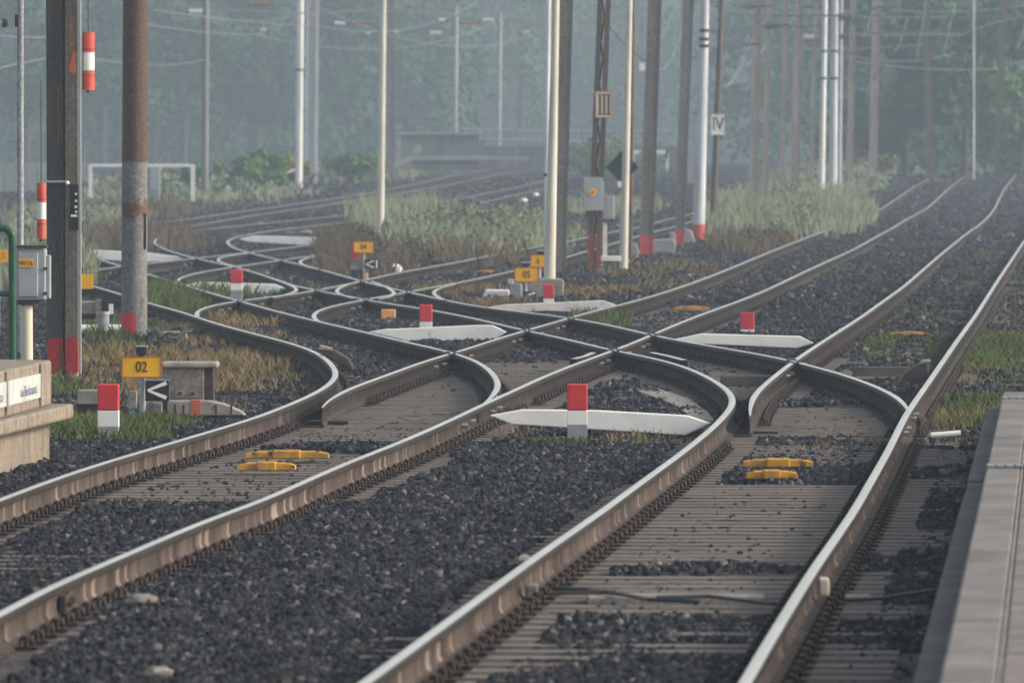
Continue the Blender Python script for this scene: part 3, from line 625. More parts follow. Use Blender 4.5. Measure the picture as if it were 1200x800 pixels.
board([(280,280),(296,276),(372,278),(391,284),(352,287),(290,283)], 290, 'farthest white board, upper left beyond the small crossings')
board([(95,296),(112,293),(172,296),(205,300),(219,304),(175,308),(120,304)], 309, 'white board passing behind the rust brown pole at the left')

def yellow_box(x, y, wpx, label, kind=0):
    X, D, z = P(x, y); k = D/F; w_ = wpx*k
    z += .03; t = thing('yellow_track_device', label, 'track device', (X, D, z), 'yellow castings on the sleepers')
    mb = MB(); h = .052
    mb.prism([(X-w_/2, z), (X-w_/2+.01, z+h*.7), (X-w_/2+w_*.14, z+h), (X+w_/2-w_*.14, z+h), (X+w_/2-.01, z+h*.7), (X+w_/2, z)], D, D+.22); mb.build('casting', m_yeld, t, bevel=.006)
    MB().box(X-w_*.16, X+w_*.16, D-.05, D+.20, z, z+h+.008).build('cover', m_yeld, t, bevel=.008)
    for s_ in (-.36, .36): MB().cyl((X+s_*w_, D+.08, z+h*.8), (X+s_*w_, D+.08, z+h+.018), .018, n=8).build('bolt', m_dark, t)
yellow_box(811, 366, 42, 'dirty yellow casting between the rails behind the right crossing')
yellow_box(1065, 397, 46, 'yellow casting on the grass strip between the right rails')
yellow_box(912, 552, 84, 'wide yellow casting between the near right rails, the farther of two'); yellow_box(905, 566, 62, 'shorter yellow casting just in front of another one, near right rails')
yellow_box(336, 542, 100, 'wide yellow casting between the near left rails, the farther of two'); yellow_box(312, 556, 70, 'shorter yellow casting just in front of another one, near left rails')
yellow_box(256, 282, 30, 'small yellow casting at far left beside the round bend of rail'); yellow_box(572, 322, 30, 'small dusty yellow casting left of the two yellow plates by the cream pole')
yellow_box(605, 234, 24, 'faint yellow casting far back by the hazy curving track'); yellow_box(1104, 213, 18, 'tiny yellow casting near the crest between the two right tracks')

# the 02 sign and its point machine
def plate_sign(x0, y0, x1, y1, ybase, label, word=None, postx=None, lamp=None, wd=8, group=None):
    D = dist(ybase); xc = postx if postx else (x0+x1)/2; X = (xc-600)*D/F; z = g(D)
    t = thing('yellow_number_sign', label, 'sign', (X, D, z), group); k = D/F
    p = A(xc, y1, D); MB().cyl((X, D+.05, z-.15), (X, D+.05, A(xc, y0+3, D)[2]), wd/2*k, n=12).build('post', m_galv, t, smooth=True)
    pl = MB().pbox(x0, y0, x1, y1, D, .012).build('plate', m_yel, t, bevel=.003)
    a = A(x0, y0, D); b = A(x1, y1, D); e_ = 1.3*k; mb = MB()
    for (q0, q1, r0, r1) in ((a[0]-e_, b[0]+e_, a[2], a[2]+e_), (a[0]-e_, b[0]+e_, b[2]-e_, b[2]), (a[0]-e_, a[0], b[2], a[2]), (b[0], b[0]+e_, b[2], a[2])): mb.box(q0, q1, D-.004, D+.02, r0, r1)
    mb.build('rim', m_rustred, t)
    if word:
        h = (y1-y0)*k*.62; text(word, h*1.25, m_ink, t, ((a[0]+b[0])/2, D-.003, (a[2]+b[2])/2-.002), 'lettering', .8, .001)
    if lamp:
        q = lamp; MB().pbox(q[0], q[1]+2, q[2], q[3], D-.02, .12).build('lamp_housing', m_black, t, bevel=.01)
        MB().pbox(q[0]-1, q[1], q[2]+1, q[1]+2, D-.03, .14).build('lamp_lid', m_galv, t, bevel=.004); MB().pbox((q[0]+q[2])/2-2.5, q[3], (q[0]+q[2])/2+2.5, y0, D+.02, .04).build('lamp_stem', m_black, t)
    return t, D
t, D = plate_sign(143.5, 418.5, 188, 441.5, 492, 'yellow sign reading 02 on a short post beside the grey point motor box', '02', 167, (159.5, 405, 172, 416), 8)
t2 = thing('arrow_sign', 'square black sign with white left-pointing chevron hanging below the 02 sign', 'sign', A(184, 458, D-.03))
MB().pbox(170, 446, 198, 470, D-.03, .02).build('black_plate', m_black, t2, bevel=.003)
def chevron(x0, y0, x1, y1, DD, par, thick=2.2, mat_=m_white):
    k = DD/F; mb = MB()
    for s_ in (0, 1):
        ya = (y0+y1)/2; yb = y0 if s_ == 0 else y1; a = A(x0, ya, DD); b = A(x1, yb, DD); th = thick*k; d = Vector((b[0]-a[0], b[2]-a[2])).normalized(); nx, nz = -d.y*th, d.x*th
        m_ = (-.004 if s_ else -.007)
        v = [(a[0]-nx*.55, a[2]-nz*.55), (a[0]+nx*.55, a[2]+nz*.55), (b[0]+nx, b[2]+nz), (b[0]-nx, b[2]-nz)]; mb.prism(v, DD+m_-.004, DD+m_)
    return mb.build('white_chevron', mat_, par)
chevron(173, 457-8.5, 195, 466, D-.03, t2, 2.3)
MB().pbox(190.5, 470, 196, 489, D-.02, .04).build('black_stem', m_black, t2); MB().pbox(170, 444.2, 199, 446, D-.04, .05).build('top_rail', m_galv, t2)
t3 = thing('point_motor', 'low beige point motor housing with a sloping tail and an orange mark', 'point motor', A(230, 490, D+.05))
Dm = D+.05
MB().prism([(A(x, y, Dm)[0], A(x, y, Dm)[2]) for x, y in ((168,487),(168,472),(176,470),(200,469.5),(245,469.5),(262,473),(283,482),(288,487))], Dm, Dm+.32).build('housing', m_beige2, t3, bevel=.012)
MB().pbox(223.5, 469, 234.5, 487, Dm-.004, .33).build('orange_mark', m_rustred, t3)
MB().pbox(179, 472, 190, 486, Dm-.02, .04).build('grey_cover', m_greyp, t3, bevel=.01)
MB().pbox(158, 488, 290, 496, Dm-.01, .35).build('black_base', m_black, t3, bevel=.006); MB().pbox(239, 491, 256, 496, Dm-.03, .06).build('pale_block', m_conc, t3, bevel=.006)
for xx in (204, 214, 252, 270): MB().pbox(xx, 474, xx+2, 485, Dm-.003, .01).build('seam', m_dark, t3)
t3 = thing('relay_box', 'big square grey-beige steel box with a pale overhanging lid behind the black chevron sign', 'equipment box', A(222, 475, D+.7)); Db = D+.7
MB().pbox(190, 431, 239, 474, Db, .5).build('body', m_beige, t3, bevel=.01); MB().pbox(239.3, 432, 250, 476, Db+.02, .45).build('side_panel', m_dark, t3, bevel=.006)
MB().pbox(189, 424.5, 255, 431, Db-.04, .6).build('lid', m_beige2, t3, bevel=.015)
for xx in (211, 226): MB().cyl(A(xx, 461, Db), A(xx, 461, Db-.02), 2.2*Db/F, n=10).build('cable_gland', m_dark, t3)
MB().pbox(205, 456, 232, 466, Db-.006, .008).build('stained_patch', m_conc_w, t3)
t3 = thing('cable_pillar', 'small narrow beige box on a stub just left of the 02 sign post', 'junction box', A(155, 486, D+.1)); MB().pbox(150.5, 458, 160, 480, D+.1, .08).build('box', m_beige2, t3, bevel=.006)
MB().pbox(152, 480.5, 158, 490, D+.11, .05).build('stub', m_galv, t3); MB().cyl(A(155, 468, D+.1), A(155, 468, D+.09), 1*D/F, n=8).build('lock', m_dark, t3)
t3 = thing('concrete_block', 'beige and black banded box on a concrete foot, left of the 02 sign', 'equipment box', A(103, 505, D-.6)); Dc = D+.3
MB().pbox(90, 457, 116, 474, Dc, .3).build('beige_case', m_beige2, t3, bevel=.012); MB().pbox(90.5, 474.3, 115.5, 485, Dc+.01, .28).build('black_band', m_black, t3, bevel=.004); MB().pbox(86, 485.3, 117, 505, Dc-.02, .35).build('concrete_foot', m_conc, t3, bevel=.01)

# cabinet W16 on its white post, green railing, second column equipment on the left
Dk = dist(468); t3 = thing('signal_cabinet', 'grey metal cabinet with yellow W16 label on a cream post', 'cabinet', A(30, 440, Dk)); k = Dk/F
MB().pbox(19, 291, 54, 352, Dk, .25).build('cabinet_body', m_box, t3, bevel=.02); dr = MB().pbox(21, 296, 44.5, 348, Dk-.015, .02).build('door', m_box, t3, bevel=.02)
MB().pbox(15, 287.5, 55, 290.5, Dk-.03, .32).build('cabinet_roof', m_dark, t3, bevel=.008); MB().pbox(20, 352.3, 46, 357, Dk+.02, .2).build('cabinet_foot', m_dark, t3)
MB().pbox(54.3, 299, 59, 350, Dk+.03, .18).build('side_door', m_box, t3, bevel=.01)
for yy in (313, 342): MB().pbox(51, yy, 55.5, yy+3, Dk-.02, .05).build('hinge', m_dark, t3, bevel=.003)
a = MB().pbox(22, 303.5, 39.5, 313, Dk-.022, .008).build('label_plate', m_yel, t3)
q = A(30.6, 308.3, Dk-.024); text('W16', 8.5*k, m_ink, t3, q, 'lettering', .95)
MB().cyl(A(31, 357, Dk+.1), (A(31, 357, Dk)[0], Dk+.1, -.1), 7.2*k, n=16).build('cabinet_post', m_cream, t3, smooth=True)
Dg_ = dist(485); t3 = thing('green_railing', 'dark green bent tube railing at the left edge', 'railing', A(10, 420, Dg_)); k = Dg_/F
pts = [A(14.5, 440, Dg_)]+[A(14.5, 284, Dg_)]+[A(14.5-11*(1-math.cos(a_)), 280-13*math.sin(a_), Dg_) for a_ in (.3, .6, .9, 1.2, 1.57)]+[A(-60, 267, Dg_)]
MB().tube(pts, 4.6*k, 12).build('bent_tube', m_green, t3, smooth=True); MB().tube([A(-60, 344, Dg_), A(14, 344, Dg_)], 3.4*k, 10).build('mid_rail', m_green, t3, smooth=True)

Ds = dist(398)
t3 = thing('small_yellow_sign', 'blank-looking yellow plate on a thin post between the two nearest left columns', 'sign', A(96, 395, Ds)); MB().pbox(90, 321.5, 109, 338.5, Ds, .012).build('plate', m_yel, t3, bevel=.002); MB().pbox(91, 338.5, 95, 395, Ds+.013, .03).build('post', m_galv, t3)
MB().pbox(89, 313, 97, 320.8, Ds, .06).build('lamp_housing', m_dark, t3); q = A(93.5, 330, Ds-.002); text('0', 10*Ds/F, m_ink, t3, q, 'lettering', .8)
t3 = thing('small_yellow_sign', 'yellow plate seen behind the green railing at the far left', 'sign', A(4, 380, Ds)); MB().pbox(-14, 292.5, 9.5, 307, Ds+1, .012).build('plate', m_yel, t3); MB().pbox(-4, 307, 0, 400, Ds+1.02, .03).build('post', m_galv, t3)
q = A(4, 300, Ds+.99); text('S', 9*Ds/F, m_rustred, t3, q, 'lettering')
t3 = thing('small_orange_plate', 'tiny orange plate at the right edge of the big grey column', 'sign', A(94, 330, Ds+12)); MB().pbox(91, 275, 96.5, 286, Ds+12, .012).build('plate', m_yel, t3); MB().pbox(92.5, 286, 94.5, 345, Ds+12.02, .03).build('post', m_galv, t3)
t3 = thing('point_motor', 'pale point motor with horizontal white pipe half hidden by the grey round pole', 'point motor', A(110, 392, Ds))
MB().pbox(88, 353, 113, 368, Ds+.2, .3).build('motor_case', m_beige2, t3, bevel=.015); MB().pbox(88, 368.3, 112, 374, Ds+.25, .25).build('dark_gap', m_black, t3); MB().pbox(112, 350, 118, 370, Ds+.1, .1).build('bracket', m_beige, t3)
MB().cyl(A(86, 385, Ds+.1), A(143, 385, Ds+.1), 5.0*Ds/F, n=12).build('white_pipe', m_white, t3, smooth=True); MB().pbox(88, 390.5, 141, 399, Ds+.15, .3).build('dark_base', m_black, t3)
MB().pbox(127.5, 356, 132.5, 368, Ds+.05, .05).build('white_tab', m_white, t3); MB().pbox(119, 352, 127, 366, Ds+.1, .1).build('black_head', m_black, t3, bevel=.01)
t3 = thing('cable_bollard', 'short grey stub post with a flat cap between the two nearest left columns', 'stub post', A(121, 403, Ds-.3)); MB().cyl(A(121, 404, Ds-.3), A(121, 368, Ds-.3), 7*Ds/F, n=14).build('stub', m_greyp, t3, smooth=True)
MB().cyl(A(121, 368, Ds-.3), A(121, 365, Ds-.3), 8*Ds/F, n=14).build('cap', m_galv, t3, smooth=True)
t3 = thing('cable_coil', 'tangle of thick black cables lying right of the round grey pole', 'cables', P(195, 404)); ct = P(195, 404)
for j in range(9):
    mb = MB(); pts = []; a0 = random.uniform(0, 6.28); rx = random.uniform(.12, .26); ry = random.uniform(1.2, 3.2); ox = random.uniform(-.08, .1)
    for i in range(15):
        a_ = a0+i*.36; X_ = ct[0]+ox+math.cos(a_)*rx; Y_ = ct[1]+math.sin(a_)*ry-.5; pts.append((X_, Y_, gz(X_, Y_)+.03+.05*abs(math.sin(a_*1.7+j))+.012*j))
    mb.tube(pts, .013, 6).build('cable', m_black, t3, smooth=True)
t3 = thing('concrete_slab', 'pale pinkish lid slab lying right of the black cable tangle', 'slab', P(204, 405)); Dp = dist(405); MB().prism([(A(x, y, Dp)[0], A(x, y, Dp)[2]) for x, y in ((189,402),(186,389),(217,388),(221,402))], Dp, Dp+.4).build('lid', M('pink_concrete', (.44, .34, .29), (.34, .26, .22), 6, rough=.9, fine=30), t3, bevel=.01)
MB().box(ct[0]+.05, ct[0]+.33, Dp+.05, Dp+.35, -.08, A(0, 402, Dp)[2]-.001).build('rim_stone', m_conc, t3)

# middle yellow plates, chevrons, small blocks
D5 = dist(355)
t, D = plate_sign(604, 314, 630.5, 329.5, 353, 'wider of two yellow plates left of the tall cream pole', '05', 616, (612, 306.5, 621, 312), 4)
t, D_ = plate_sign(622.5, 299, 639, 312.5, 340, 'smaller yellow plate just behind and above, touching the tall cream pole', '6', 632, (629, 292.5, 638, 297.5), 4)
t2 = thing('arrow_sign', 'small black sign with white chevron under the wider yellow plate by the cream pole', 'sign', A(621, 347, D)); MB().pbox(613, 341.5, 628, 352, D-.05, .02).build('black_plate', m_black, t2); chevron(614, 343, 627, 351, D-.05, t2, 1.3)
t2 = thing('point_motor', 'dull grey point motor left of the small black chevron sign', 'point motor', A(600, 355, D)); MB().pbox(597, 332, 612, 352, D+.1, .25).build('motor_case', m_galv, t2, bevel=.02); MB().cyl(A(599, 349, D+.05), A(599, 349, D+.3), 4.3*D/F, n=12).build('round_end', m_dark, t2, smooth=True)
MB().pbox(595, 327, 602, 333, D+.1, .1).build('white_cap', m_white, t2, bevel=.01)
t2 = thing('concrete_slab', 'pale grey tilted cover slab behind the long dusty white board', 'slab', A(583, 350, D)); MB().prism([(A(x, y, D+.4)[0], A(x, y, D+.4)[2]) for x, y in ((565,357),(566,346),(569,339.5),(597,340),(598,357))], D+.4, D+1.1).build('cover', m_white, t2, bevel=.02)
t2 = thing('pole_footing', 'pale concrete footing at the base of the tall cream pole', 'footing', A(645, 350, D+1)); MB().prism([(A(x, y, D+.7)[0], A(x, y, D+.7)[2]) for x, y in ((616,356),(619,333),(634,326),(658,327),(661,330),(660,352),(657,356))], D+.7, D+1.5).build('block', m_conc, t2, bevel=.02)
D6 = dist(334)
t, D = plate_sign(415, 283.5, 437, 295.5, 332, 'yellow plate above a red and beige box beside the reddish bush', '04', 426, None, 3)
t2 = thing('red_beige_box', 'small red over beige box under the yellow plate by the reddish bush', 'equipment box', A(418, 330, D)); MB().pbox(411, 292, 420, 303, D+.1, .1).build('red_case', m_red, t2); MB().pbox(411, 303.3, 427, 310.5, D+.05, .2).build('beige_case', m_beige, t2); MB().pbox(411, 311, 428, 316, D+.05, .2).build('grey_base', m_greyp, t2)
MB().pbox(412, 316, 427, 331, D+.1, .15).build('dark_foot', m_dark, t2)
t2 = thing('arrow_sign', 'white chevron and bar on black, right of the red and beige box', 'sign', A(436, 325, D)); MB().pbox(427, 304, 445, 315, D-.02, .02).build('black_plate', m_black, t2); chevron(429, 305.5, 438, 313.5, D-.02, t2, .9); MB().pbox(440.5, 305, 442.5, 314, D-.03, .008).build('white_bar', m_white, t2); MB().pbox(434, 315, 437, 332, D, .03).build('post', m_dark, t2)
def cube(x0, y0, x1, y1, mat_, label):
    D = dist(y1+1); t = thing('orange_block', label, 'orange block', A((x0+x1)/2, y1, D), 'small orange blocks beside the slip crossing'); k = D/F
    MB().pbox(x0, y0, x1, y1, D, (x1-x0)*k).build('case', mat_, t, bevel=.012); MB().pbox(x0+2, y1, x1-2, y1+3, D+.02, .1).build('foot', m_dark, t)
m_or = M('faded_orange', (.80, .38, .12), (.70, .30, .08), 8, rough=.6)
m_or2 = M('faded_peach', (.72, .47, .24), (.62, .38, .18), 8, rough=.6)
cube(446.5, 362.5, 463.5, 377, m_or, 'bright orange block left of the red and white post at mid frame'); cube(417.5, 320, 431, 329.5, m_or2, 'pale peach block in the middle of the slip crossing')
def rock(pts, y, mat_, label, name='white_rock', cat='rock'):
    D = dist(y); mb = MB(); cx = sum(p[0] for p in pts)/len(pts); cy = sum(p[1] for p in pts)/len(pts); c = A(cx, cy, D); rx = (max(p[0] for p in pts)-min(p[0] for p in pts))/2*D/F; rz = (max(p[1] for p in pts)-min(p[1] for p in pts))/2*D/F
    n = 10; rs = random.Random(int(cx)); vs = [(c[0], D+.1, c[2]+rz)]; fs = []
    for i in range(1, 5):
        ph = math.pi*i/5
        for j in range(n):
            a_ = 2*math.pi*j/n; q = 1+rs.uniform(-.16, .16); vs.append((c[0]+rx*math.sin(ph)*math.cos(a_)*q, D+.1+rx*.8*math.sin(ph)*math.sin(a_)*q, c[2]+rz*math.cos(ph)*q))
    vs.append((c[0], D+.1, c[2]-rz)); last = len(vs)-1
    fs += [(0, 1+j, 1+(j+1) % n) for j in range(n)]
    for i in range(3): fs += [(1+i*n+j, 1+(i+1)*n+j, 1+(i+1)*n+(j+1) % n, 1+i*n+(j+1) % n) for j in range(n)]
    fs += [(last, 1+3*n+(j+1) % n, 1+3*n+j) for j in range(n)]
    o = mb.add(vs, fs).build(name, mat_, None, smooth=True, origin=(c[0], D, g(D))); return tag(o, label, cat)
rock([(454, 309), (471, 322)], 322, m_white, 'rounded white rock beside the rail right of the white chevron sign')
rock([(266, 355), (284, 366)], 366, m_conc, 'pale flat stone in front of the red and grey post')
rock([(50, 702), (66, 726)], 728, m_cream, 'pale round stone against the lower left rail'); rock([(148, 696), (184, 712)], 712, m_conc, 'pale flat stone right of the joint in the lower left rail')
rock([(166, 782), (202, 797)], 797, m_conc, 'pale stone on the dark ballast at the bottom left')
rock([(607, 650), (622, 661)], 662, m_cream, 'small cream stone touching the left side of the near right track')
rock([(740, 388.6), (757, 396)], 396, m_dark, 'dark lump in the crossing right of centre'); rock([(330, 271), (346, 276)], 277, m_conc, 'pale lump behind the farthest white board, the left one'); rock([(350, 269), (366, 276)], 277, m_conc, 'pale lump behind the farthest white board, the right one')

# rail joint on the lower left rail, fish plates
def joint(x, y, parent):
    q = P(x, y+34); D = q[1]; xr = float(XR('S5', D)); mb = MB(); mb.box(xr+.010, xr+.038, D-.35, D+.35, .035, .12)
    for s_ in (-.24, -.08, .08, .24): mb.cyl((xr+.036, D+s_, .08), (xr+.062, D+s_, .08), .017, n=6)
    o = mb.build('joint_plate', m_dark, parent)
joint(115, 690, t_A)
mb = MB(); xr = float(XR('R1', dist(672, .17))); D = dist(672, .17); mb.box(xr+.038, xr+.09, D-.1, D+.1, .06, .15).build('rail_fitting', m_cream, t_B, bevel=.01)
mb = MB(); D = dist(668, .17); xr = float(XR('R3', D)); mb.box(xr+.038, xr+.10, D-.12, D+.12, .03, .10).build('rail_fitting', m_beige, t_X, bevel=.01)

# the white cross board with cables between the near right rails
D = dist(705); t3 = thing('cable_duct', 'low white duct board with black cables between the near right rails', 'cable duct', A(790, 705, D)); zz = .03
MB().box(A(688, 0, D)[0], A(897, 0, D)[0], D-.1, D+.38, -.02, zz).build('duct_board', m_conc, t3, bevel=.01)
MB().box(A(990, 0, D)[0], A(1022, 0, D)[0], D-.1, D+.3, -.02, zz).build('duct_end', m_conc, t3, bevel=.01)
for pts in ([(648,688),(690,690),(730,695),(760,701),(820,704)], [(770,699),(830,697),(880,703),(905,706),(930,707)], [(990,702),(1030,700),(1070,694),(1098,690)], [(640,694),(680,693),(720,692)]):
    MB().tube([(P(x, y, .05)[0], P(x, y, .05)[1], .045) for x, y in pts], .011, 6).build('cable', m_black, t3, smooth=True)
# drain pipe stub at right edge of the ballast
D = dist(508, .03); t3 = MB().cyl(A(1091, 510, D), A(1126, 507, D), .022, n=10).build('white_pipe', m_white, None, smooth=True, origin=A(1108, 509, D)); tag(t3, 'thin white pipe lying right of the main track near the switch', 'pipe')
# signal rods beside the right rail
D = dist(432)
def wedge(pts, y, dep, label, white_top):
    D = dist(y); t = thing('switch_guard', label, 'switch guard', A(pts[0][0], pts[0][1], D), 'dark guards beside the switch blades')
    MB().prism([(A(x, yy, D)[0], A(x, yy, D)[2]) for x, yy in pts], D, D+dep).build('dark_hood', m_dark, t, bevel=.02)
    a, b = white_top; MB().prism([(A(x, yy, D)[0], A(x, yy, D)[2]) for x, yy in ((a[0], a[1]), (b[0], b[1]), (b[0]+1, b[1]-3), (a[0]+3, a[1]-4.5))], D-.02, D+dep*.8).build('pale_top', m_conc, t, bevel=.01)
wedge([(1052,452),(1061,437),(1074,428),(1088,424),(1090,452)], 453, .5, 'brown-black hood left of the straight right rail', ((1078, 427), (1090, 424)))
wedge([(372,410),(380,406),(395,412),(408,420),(415,432),(413,436),(400,430)], 436, .5, 'black tapering hood behind the near left switch', ((372, 409), (388, 411)))
q = [P(x, y, .03) for x, y in ((745,457),(772,455),(806,466),(829,482),(838,493),(812,490),(790,473))]; mb = MB(); n = len(q)
mb.add([(a[0], a[1], -.05) for a in q]+[(a[0], a[1], .03) for a in q], [tuple(range(2*n-1, n-1, -1))]+[(k, k+1 if k < n-1 else 0, n+(k+1) % n, n+k) for k in range(n)])
o = mb.build('concrete_slab', m_conc, None, origin=(q[0][0], q[0][1], 0)); tag(o, 'pale sandy slab wedge inside the bend of the crossover rail behind the nearest white board', 'slab')
for (x0, y0, x1, y1, par) in ((352, 486, 408, 497, t_A), (300, 500, 352, 505, t_A), (884, 500, 912, 508, t_B), (1048, 495, 1066, 505, t_B), (355, 470, 380, 480, t_C), (862, 486, 882, 494, t_X)):
    D = dist(y1); kk = D/F; MB().box((x0-600)*kk, (x1-600)*kk, D, D+.25, -.03, (y1-y0)*kk*.35).build('slide_plate', m_black, par, bevel=.006)
# dark beam behind the crossing, pale timbers
def timber(x0, y0, x1, y1, mat_, label, hpx=None):
    D = dist(y1); z = A(x0, y0, D)[2]; k = D/F; t = MB().box((x0-600)*k, (x1-600)*k, D, D+.28, -.1, min(max(z, .02), .10)).build('crossing_timber', mat_, None, origin=((x0-600)*k, D, 0), bevel=.008); tag(t, label, 'timber', 'long timbers under the crossings')
timber(1000, 430, 1066, 441, m_slpd, 'weathered timber across the right track behind the closing blade'); timber(845, 440, 905, 452, m_slpd, 'dark timber between the crossover bend and the straight track')

# ------------------------------------------------------------------ grass and weeds
def grass(zones, mat_, label, name='grass', cat='grass', lean=.35, wmul=1.0):
    V = []; Fc = []; base = 0; rs = np.random.RandomState(len(label))
    for (x, y, rx, ry, n, h) in zones:
        D0 = dist(min(y+ry, 800)); D1 = dist(max(y-ry, 190)); Dc, rD = (D0+D1)/2, (D1-D0)/2; uc, ru = (x-600)/F, rx/F
        m = int(n*1.6); a = rs.rand(m)*6.283; r = np.sqrt(rs.rand(m))*(.75+.45*rs.rand(m)); D = Dc+rD*r*np.sin(a); X = (uc+ru*r*np.cos(a))*D
        cl = vnoise(X*1.0, D*.25, .5, 31)+.5*vnoise(X, D*.25, 1.6, 32); k = (cl > -.12) & (raildist(X, D) > .10) & (r < 1.15); X = X[k][:n]; D = D[k][:n]; cl = cl[k][:n]
        z = zg(X, D)-.01; m = len(X); hh = h*(.45+.75*rs.rand(m))*(1+.9*np.clip(cl, -.3, .5)); wd = (.004+.00004*D)*(.7+.6*rs.rand(m))*wmul
        an = rs.rand(m)*6.283; lx = hh*lean*np.cos(an); ly = hh*lean*np.sin(an); b2 = rs.rand(m)*3.14; wx = wd*np.cos(b2)+wd*.5; wy = wd*np.sin(b2)
        v = np.stack([np.c_[X-wx, D-wy, z], np.c_[X+wx, D+wy, z], np.c_[X+lx*.35+wx*.8, D+ly*.35+wy*.8, z+hh*.6], np.c_[X+lx*.35-wx*.8, D+ly*.35-wy*.8, z+hh*.6], np.c_[X+lx, D+ly, z+hh]], 1)
        V.append(v.reshape(-1, 3)); b_ = base+np.arange(m)*5; Fc += [np.c_[b_, b_+1, b_+2], np.c_[b_, b_+2, b_+3], np.c_[b_+3, b_+2, b_+4]]; base += m*5
    V = np.concatenate(V); Fc = np.concatenate(Fc)
    me = bpy.data.meshes.new(name); me.vertices.add(len(V)); me.vertices.foreach_set('co', V.ravel()); me.loops.add(Fc.size); me.loops.foreach_set('vertex_index', Fc.ravel().astype(np.int32))
    me.polygons.add(len(Fc)); me.polygons.foreach_set('loop_start', (np.arange(len(Fc))*3).astype(np.int32)); me.polygons.foreach_set('loop_total', np.full(len(Fc), 3, np.int32)); me.update(calc_edges=True); me.validate()
    me.materials.append(mat_); o = bpy.data.objects.new(name, me); COL.objects.link(o); return tag(o, label, cat, kind='stuff')
grass([(200,440,130,42,5200,.11),(330,440,60,40,900,.09),(270,390,70,14,1800,.12),(780,328,90,22,1400,.09),(690,345,50,8,700,.12),(680,512,110,10,260,.09),(540,345,60,9,600,.15),(250,470,60,20,900,.14),(1010,520,90,25,220,.06),(1140,505,50,16,900,.12),(1165,370,50,40,900,.07),(1120,440,60,12,500,.07),(570,360,40,5,400,.14)], m_gd, 'dry straw coloured grass around the 02 sign and beside the masts', lean=.5)
grass([(130,502,115,14,3600,.10),(205,355,42,16,1800,.22),(265,350,40,10,500,.2),(1140,412,60,20,1900,.07),(1035,408,30,14,500,.05),(1165,420,60,28,2600,.08),(1165,330,40,40,1500,.07),(1110,365,60,14,900,.06),(1150,480,45,14,1200,.10),(1150,500,40,14,900,.09),(150,395,60,14,1600,.16),(705,378,34,10,700,.16),(640,520,60,8,300,.06),(1060,345,90,30,900,.06),(340,345,60,6,400,.16),(60,475,50,20,1200,.14),(975,320,15,12,80,.2),(1030,400,30,20,500,.07),(760,515,60,8,200,.05)], m_gg, 'short green grass on the ballast and along the right main track', lean=.5)
grass([(545,286,95,18,6000,.5),(640,285,50,16,500,.3),(930,255,88,26,7500,.62),(965,222,62,8,3000,.75),(470,262,60,10,1500,.7),(860,275,30,12,1500,.6),(720,245,60,10,1200,.35),(210,228,150,12,3000,.3),(400,208,90,7,1500,.3),(90,265,80,22,3000,.4),(50,330,60,22,2500,.5),(1100,201,120,4,2500,.4),(620,190,150,4,1500,.35)], m_gt, 'tall hazy grey green grass and weeds between the far tracks and under the masts', name='tall_grass', lean=.3, wmul=1.5)
grass([(430,312,60,18,2500,.38),(400,300,30,12,1500,.5),(560,300,60,14,1800,.4),(880,290,50,10,1500,.35),(150,250,90,8,1800,.4),(600,360,30,6,500,.12),(160,290,80,12,1500,.5)], m_gr, 'reddish brown withered weeds around the yellow plate left of centre', name='withered_weeds', cat='weeds', lean=.5)

def leaves(lobes, n, size, seed):
    rs = np.random.RandomState(seed); L_ = np.array(lobes); vol = (L_[:, 3]*L_[:, 4]*L_[:, 5])**(2/3.); pick = rs.choice(len(L_), n, p=vol/vol.sum())
    d = rs.randn(n, 3); d /= np.linalg.norm(d, axis=1)[:, None]; r = (rs.rand(n)**.35)[:, None]*(1+.12*rs.randn(n, 1)); c = L_[pick, :3]+d*r*L_[pick, 3:6]
    u = rs.randn(n, 3); u /= np.linalg.norm(u, axis=1)[:, None]; v = np.cross(u, d+.3*rs.randn(n, 3)); v /= np.linalg.norm(v, axis=1)[:, None]+1e-6; s = (size*(.5+rs.rand(n)))[:, None]
    V = np.stack([c-u*s-v*s*.6, c+u*s-v*s*.6, c+u*s*.7+v*s*.7, c-u*s*.7+v*s*.7], 1).reshape(-1, 3); return V, n
def quads(name, V, n, mat_, parent=None):
    me = bpy.data.meshes.new(name); me.vertices.add(len(V)); me.vertices.foreach_set('co', V.astype(np.float32).ravel()); me.loops.add(n*4); me.loops.foreach_set('vertex_index', np.arange(n*4, dtype=np.int32))
    me.polygons.add(n); me.polygons.foreach_set('loop_start', np.arange(n, dtype=np.int32)*4); me.polygons.foreach_set('loop_total', np.full(n, 4, np.int32)); me.update(calc_edges=True); me.materials.append(mat_)
    o = bpy.data.objects.new(name, me); COL.objects.link(o); o.parent = parent; return o
def scrub(zones, mat_, label, name='scrub'):
    Vs = []; tot = 0; rs = np.random.RandomState(len(label)+3)
    for (x, y, rx, ry, nl, rad, nleaf, sz) in zones:
        D0 = dist(y+ry); D1 = dist(y-ry); Dc, rD = (D0+D1)/2, (D1-D0)/2; uc, ru = (x-600)/F, rx/F; lb = []
        while len(lb) < nl:
            a = rs.rand()*6.283; q = math.sqrt(rs.rand()); D = Dc+rD*q*math.sin(a); X = (uc+ru*q*math.cos(a))*D
            if raildist(np.array([X]), np.array([D]))[0] < rad*1.1: continue
            k = rad*(.5+.8*rs.rand())*(1.15-.5*q); lb.append((X, D, g(D)+k*.35, k, k*1.3, k*(.6+.5*rs.rand())))
        V, n_ = leaves(lb, nleaf, sz, int(x)); Vs.append(V); tot += n_
    o = quads(name, np.concatenate(Vs), tot, mat_); tag(o, label, 'scrub', kind='stuff')
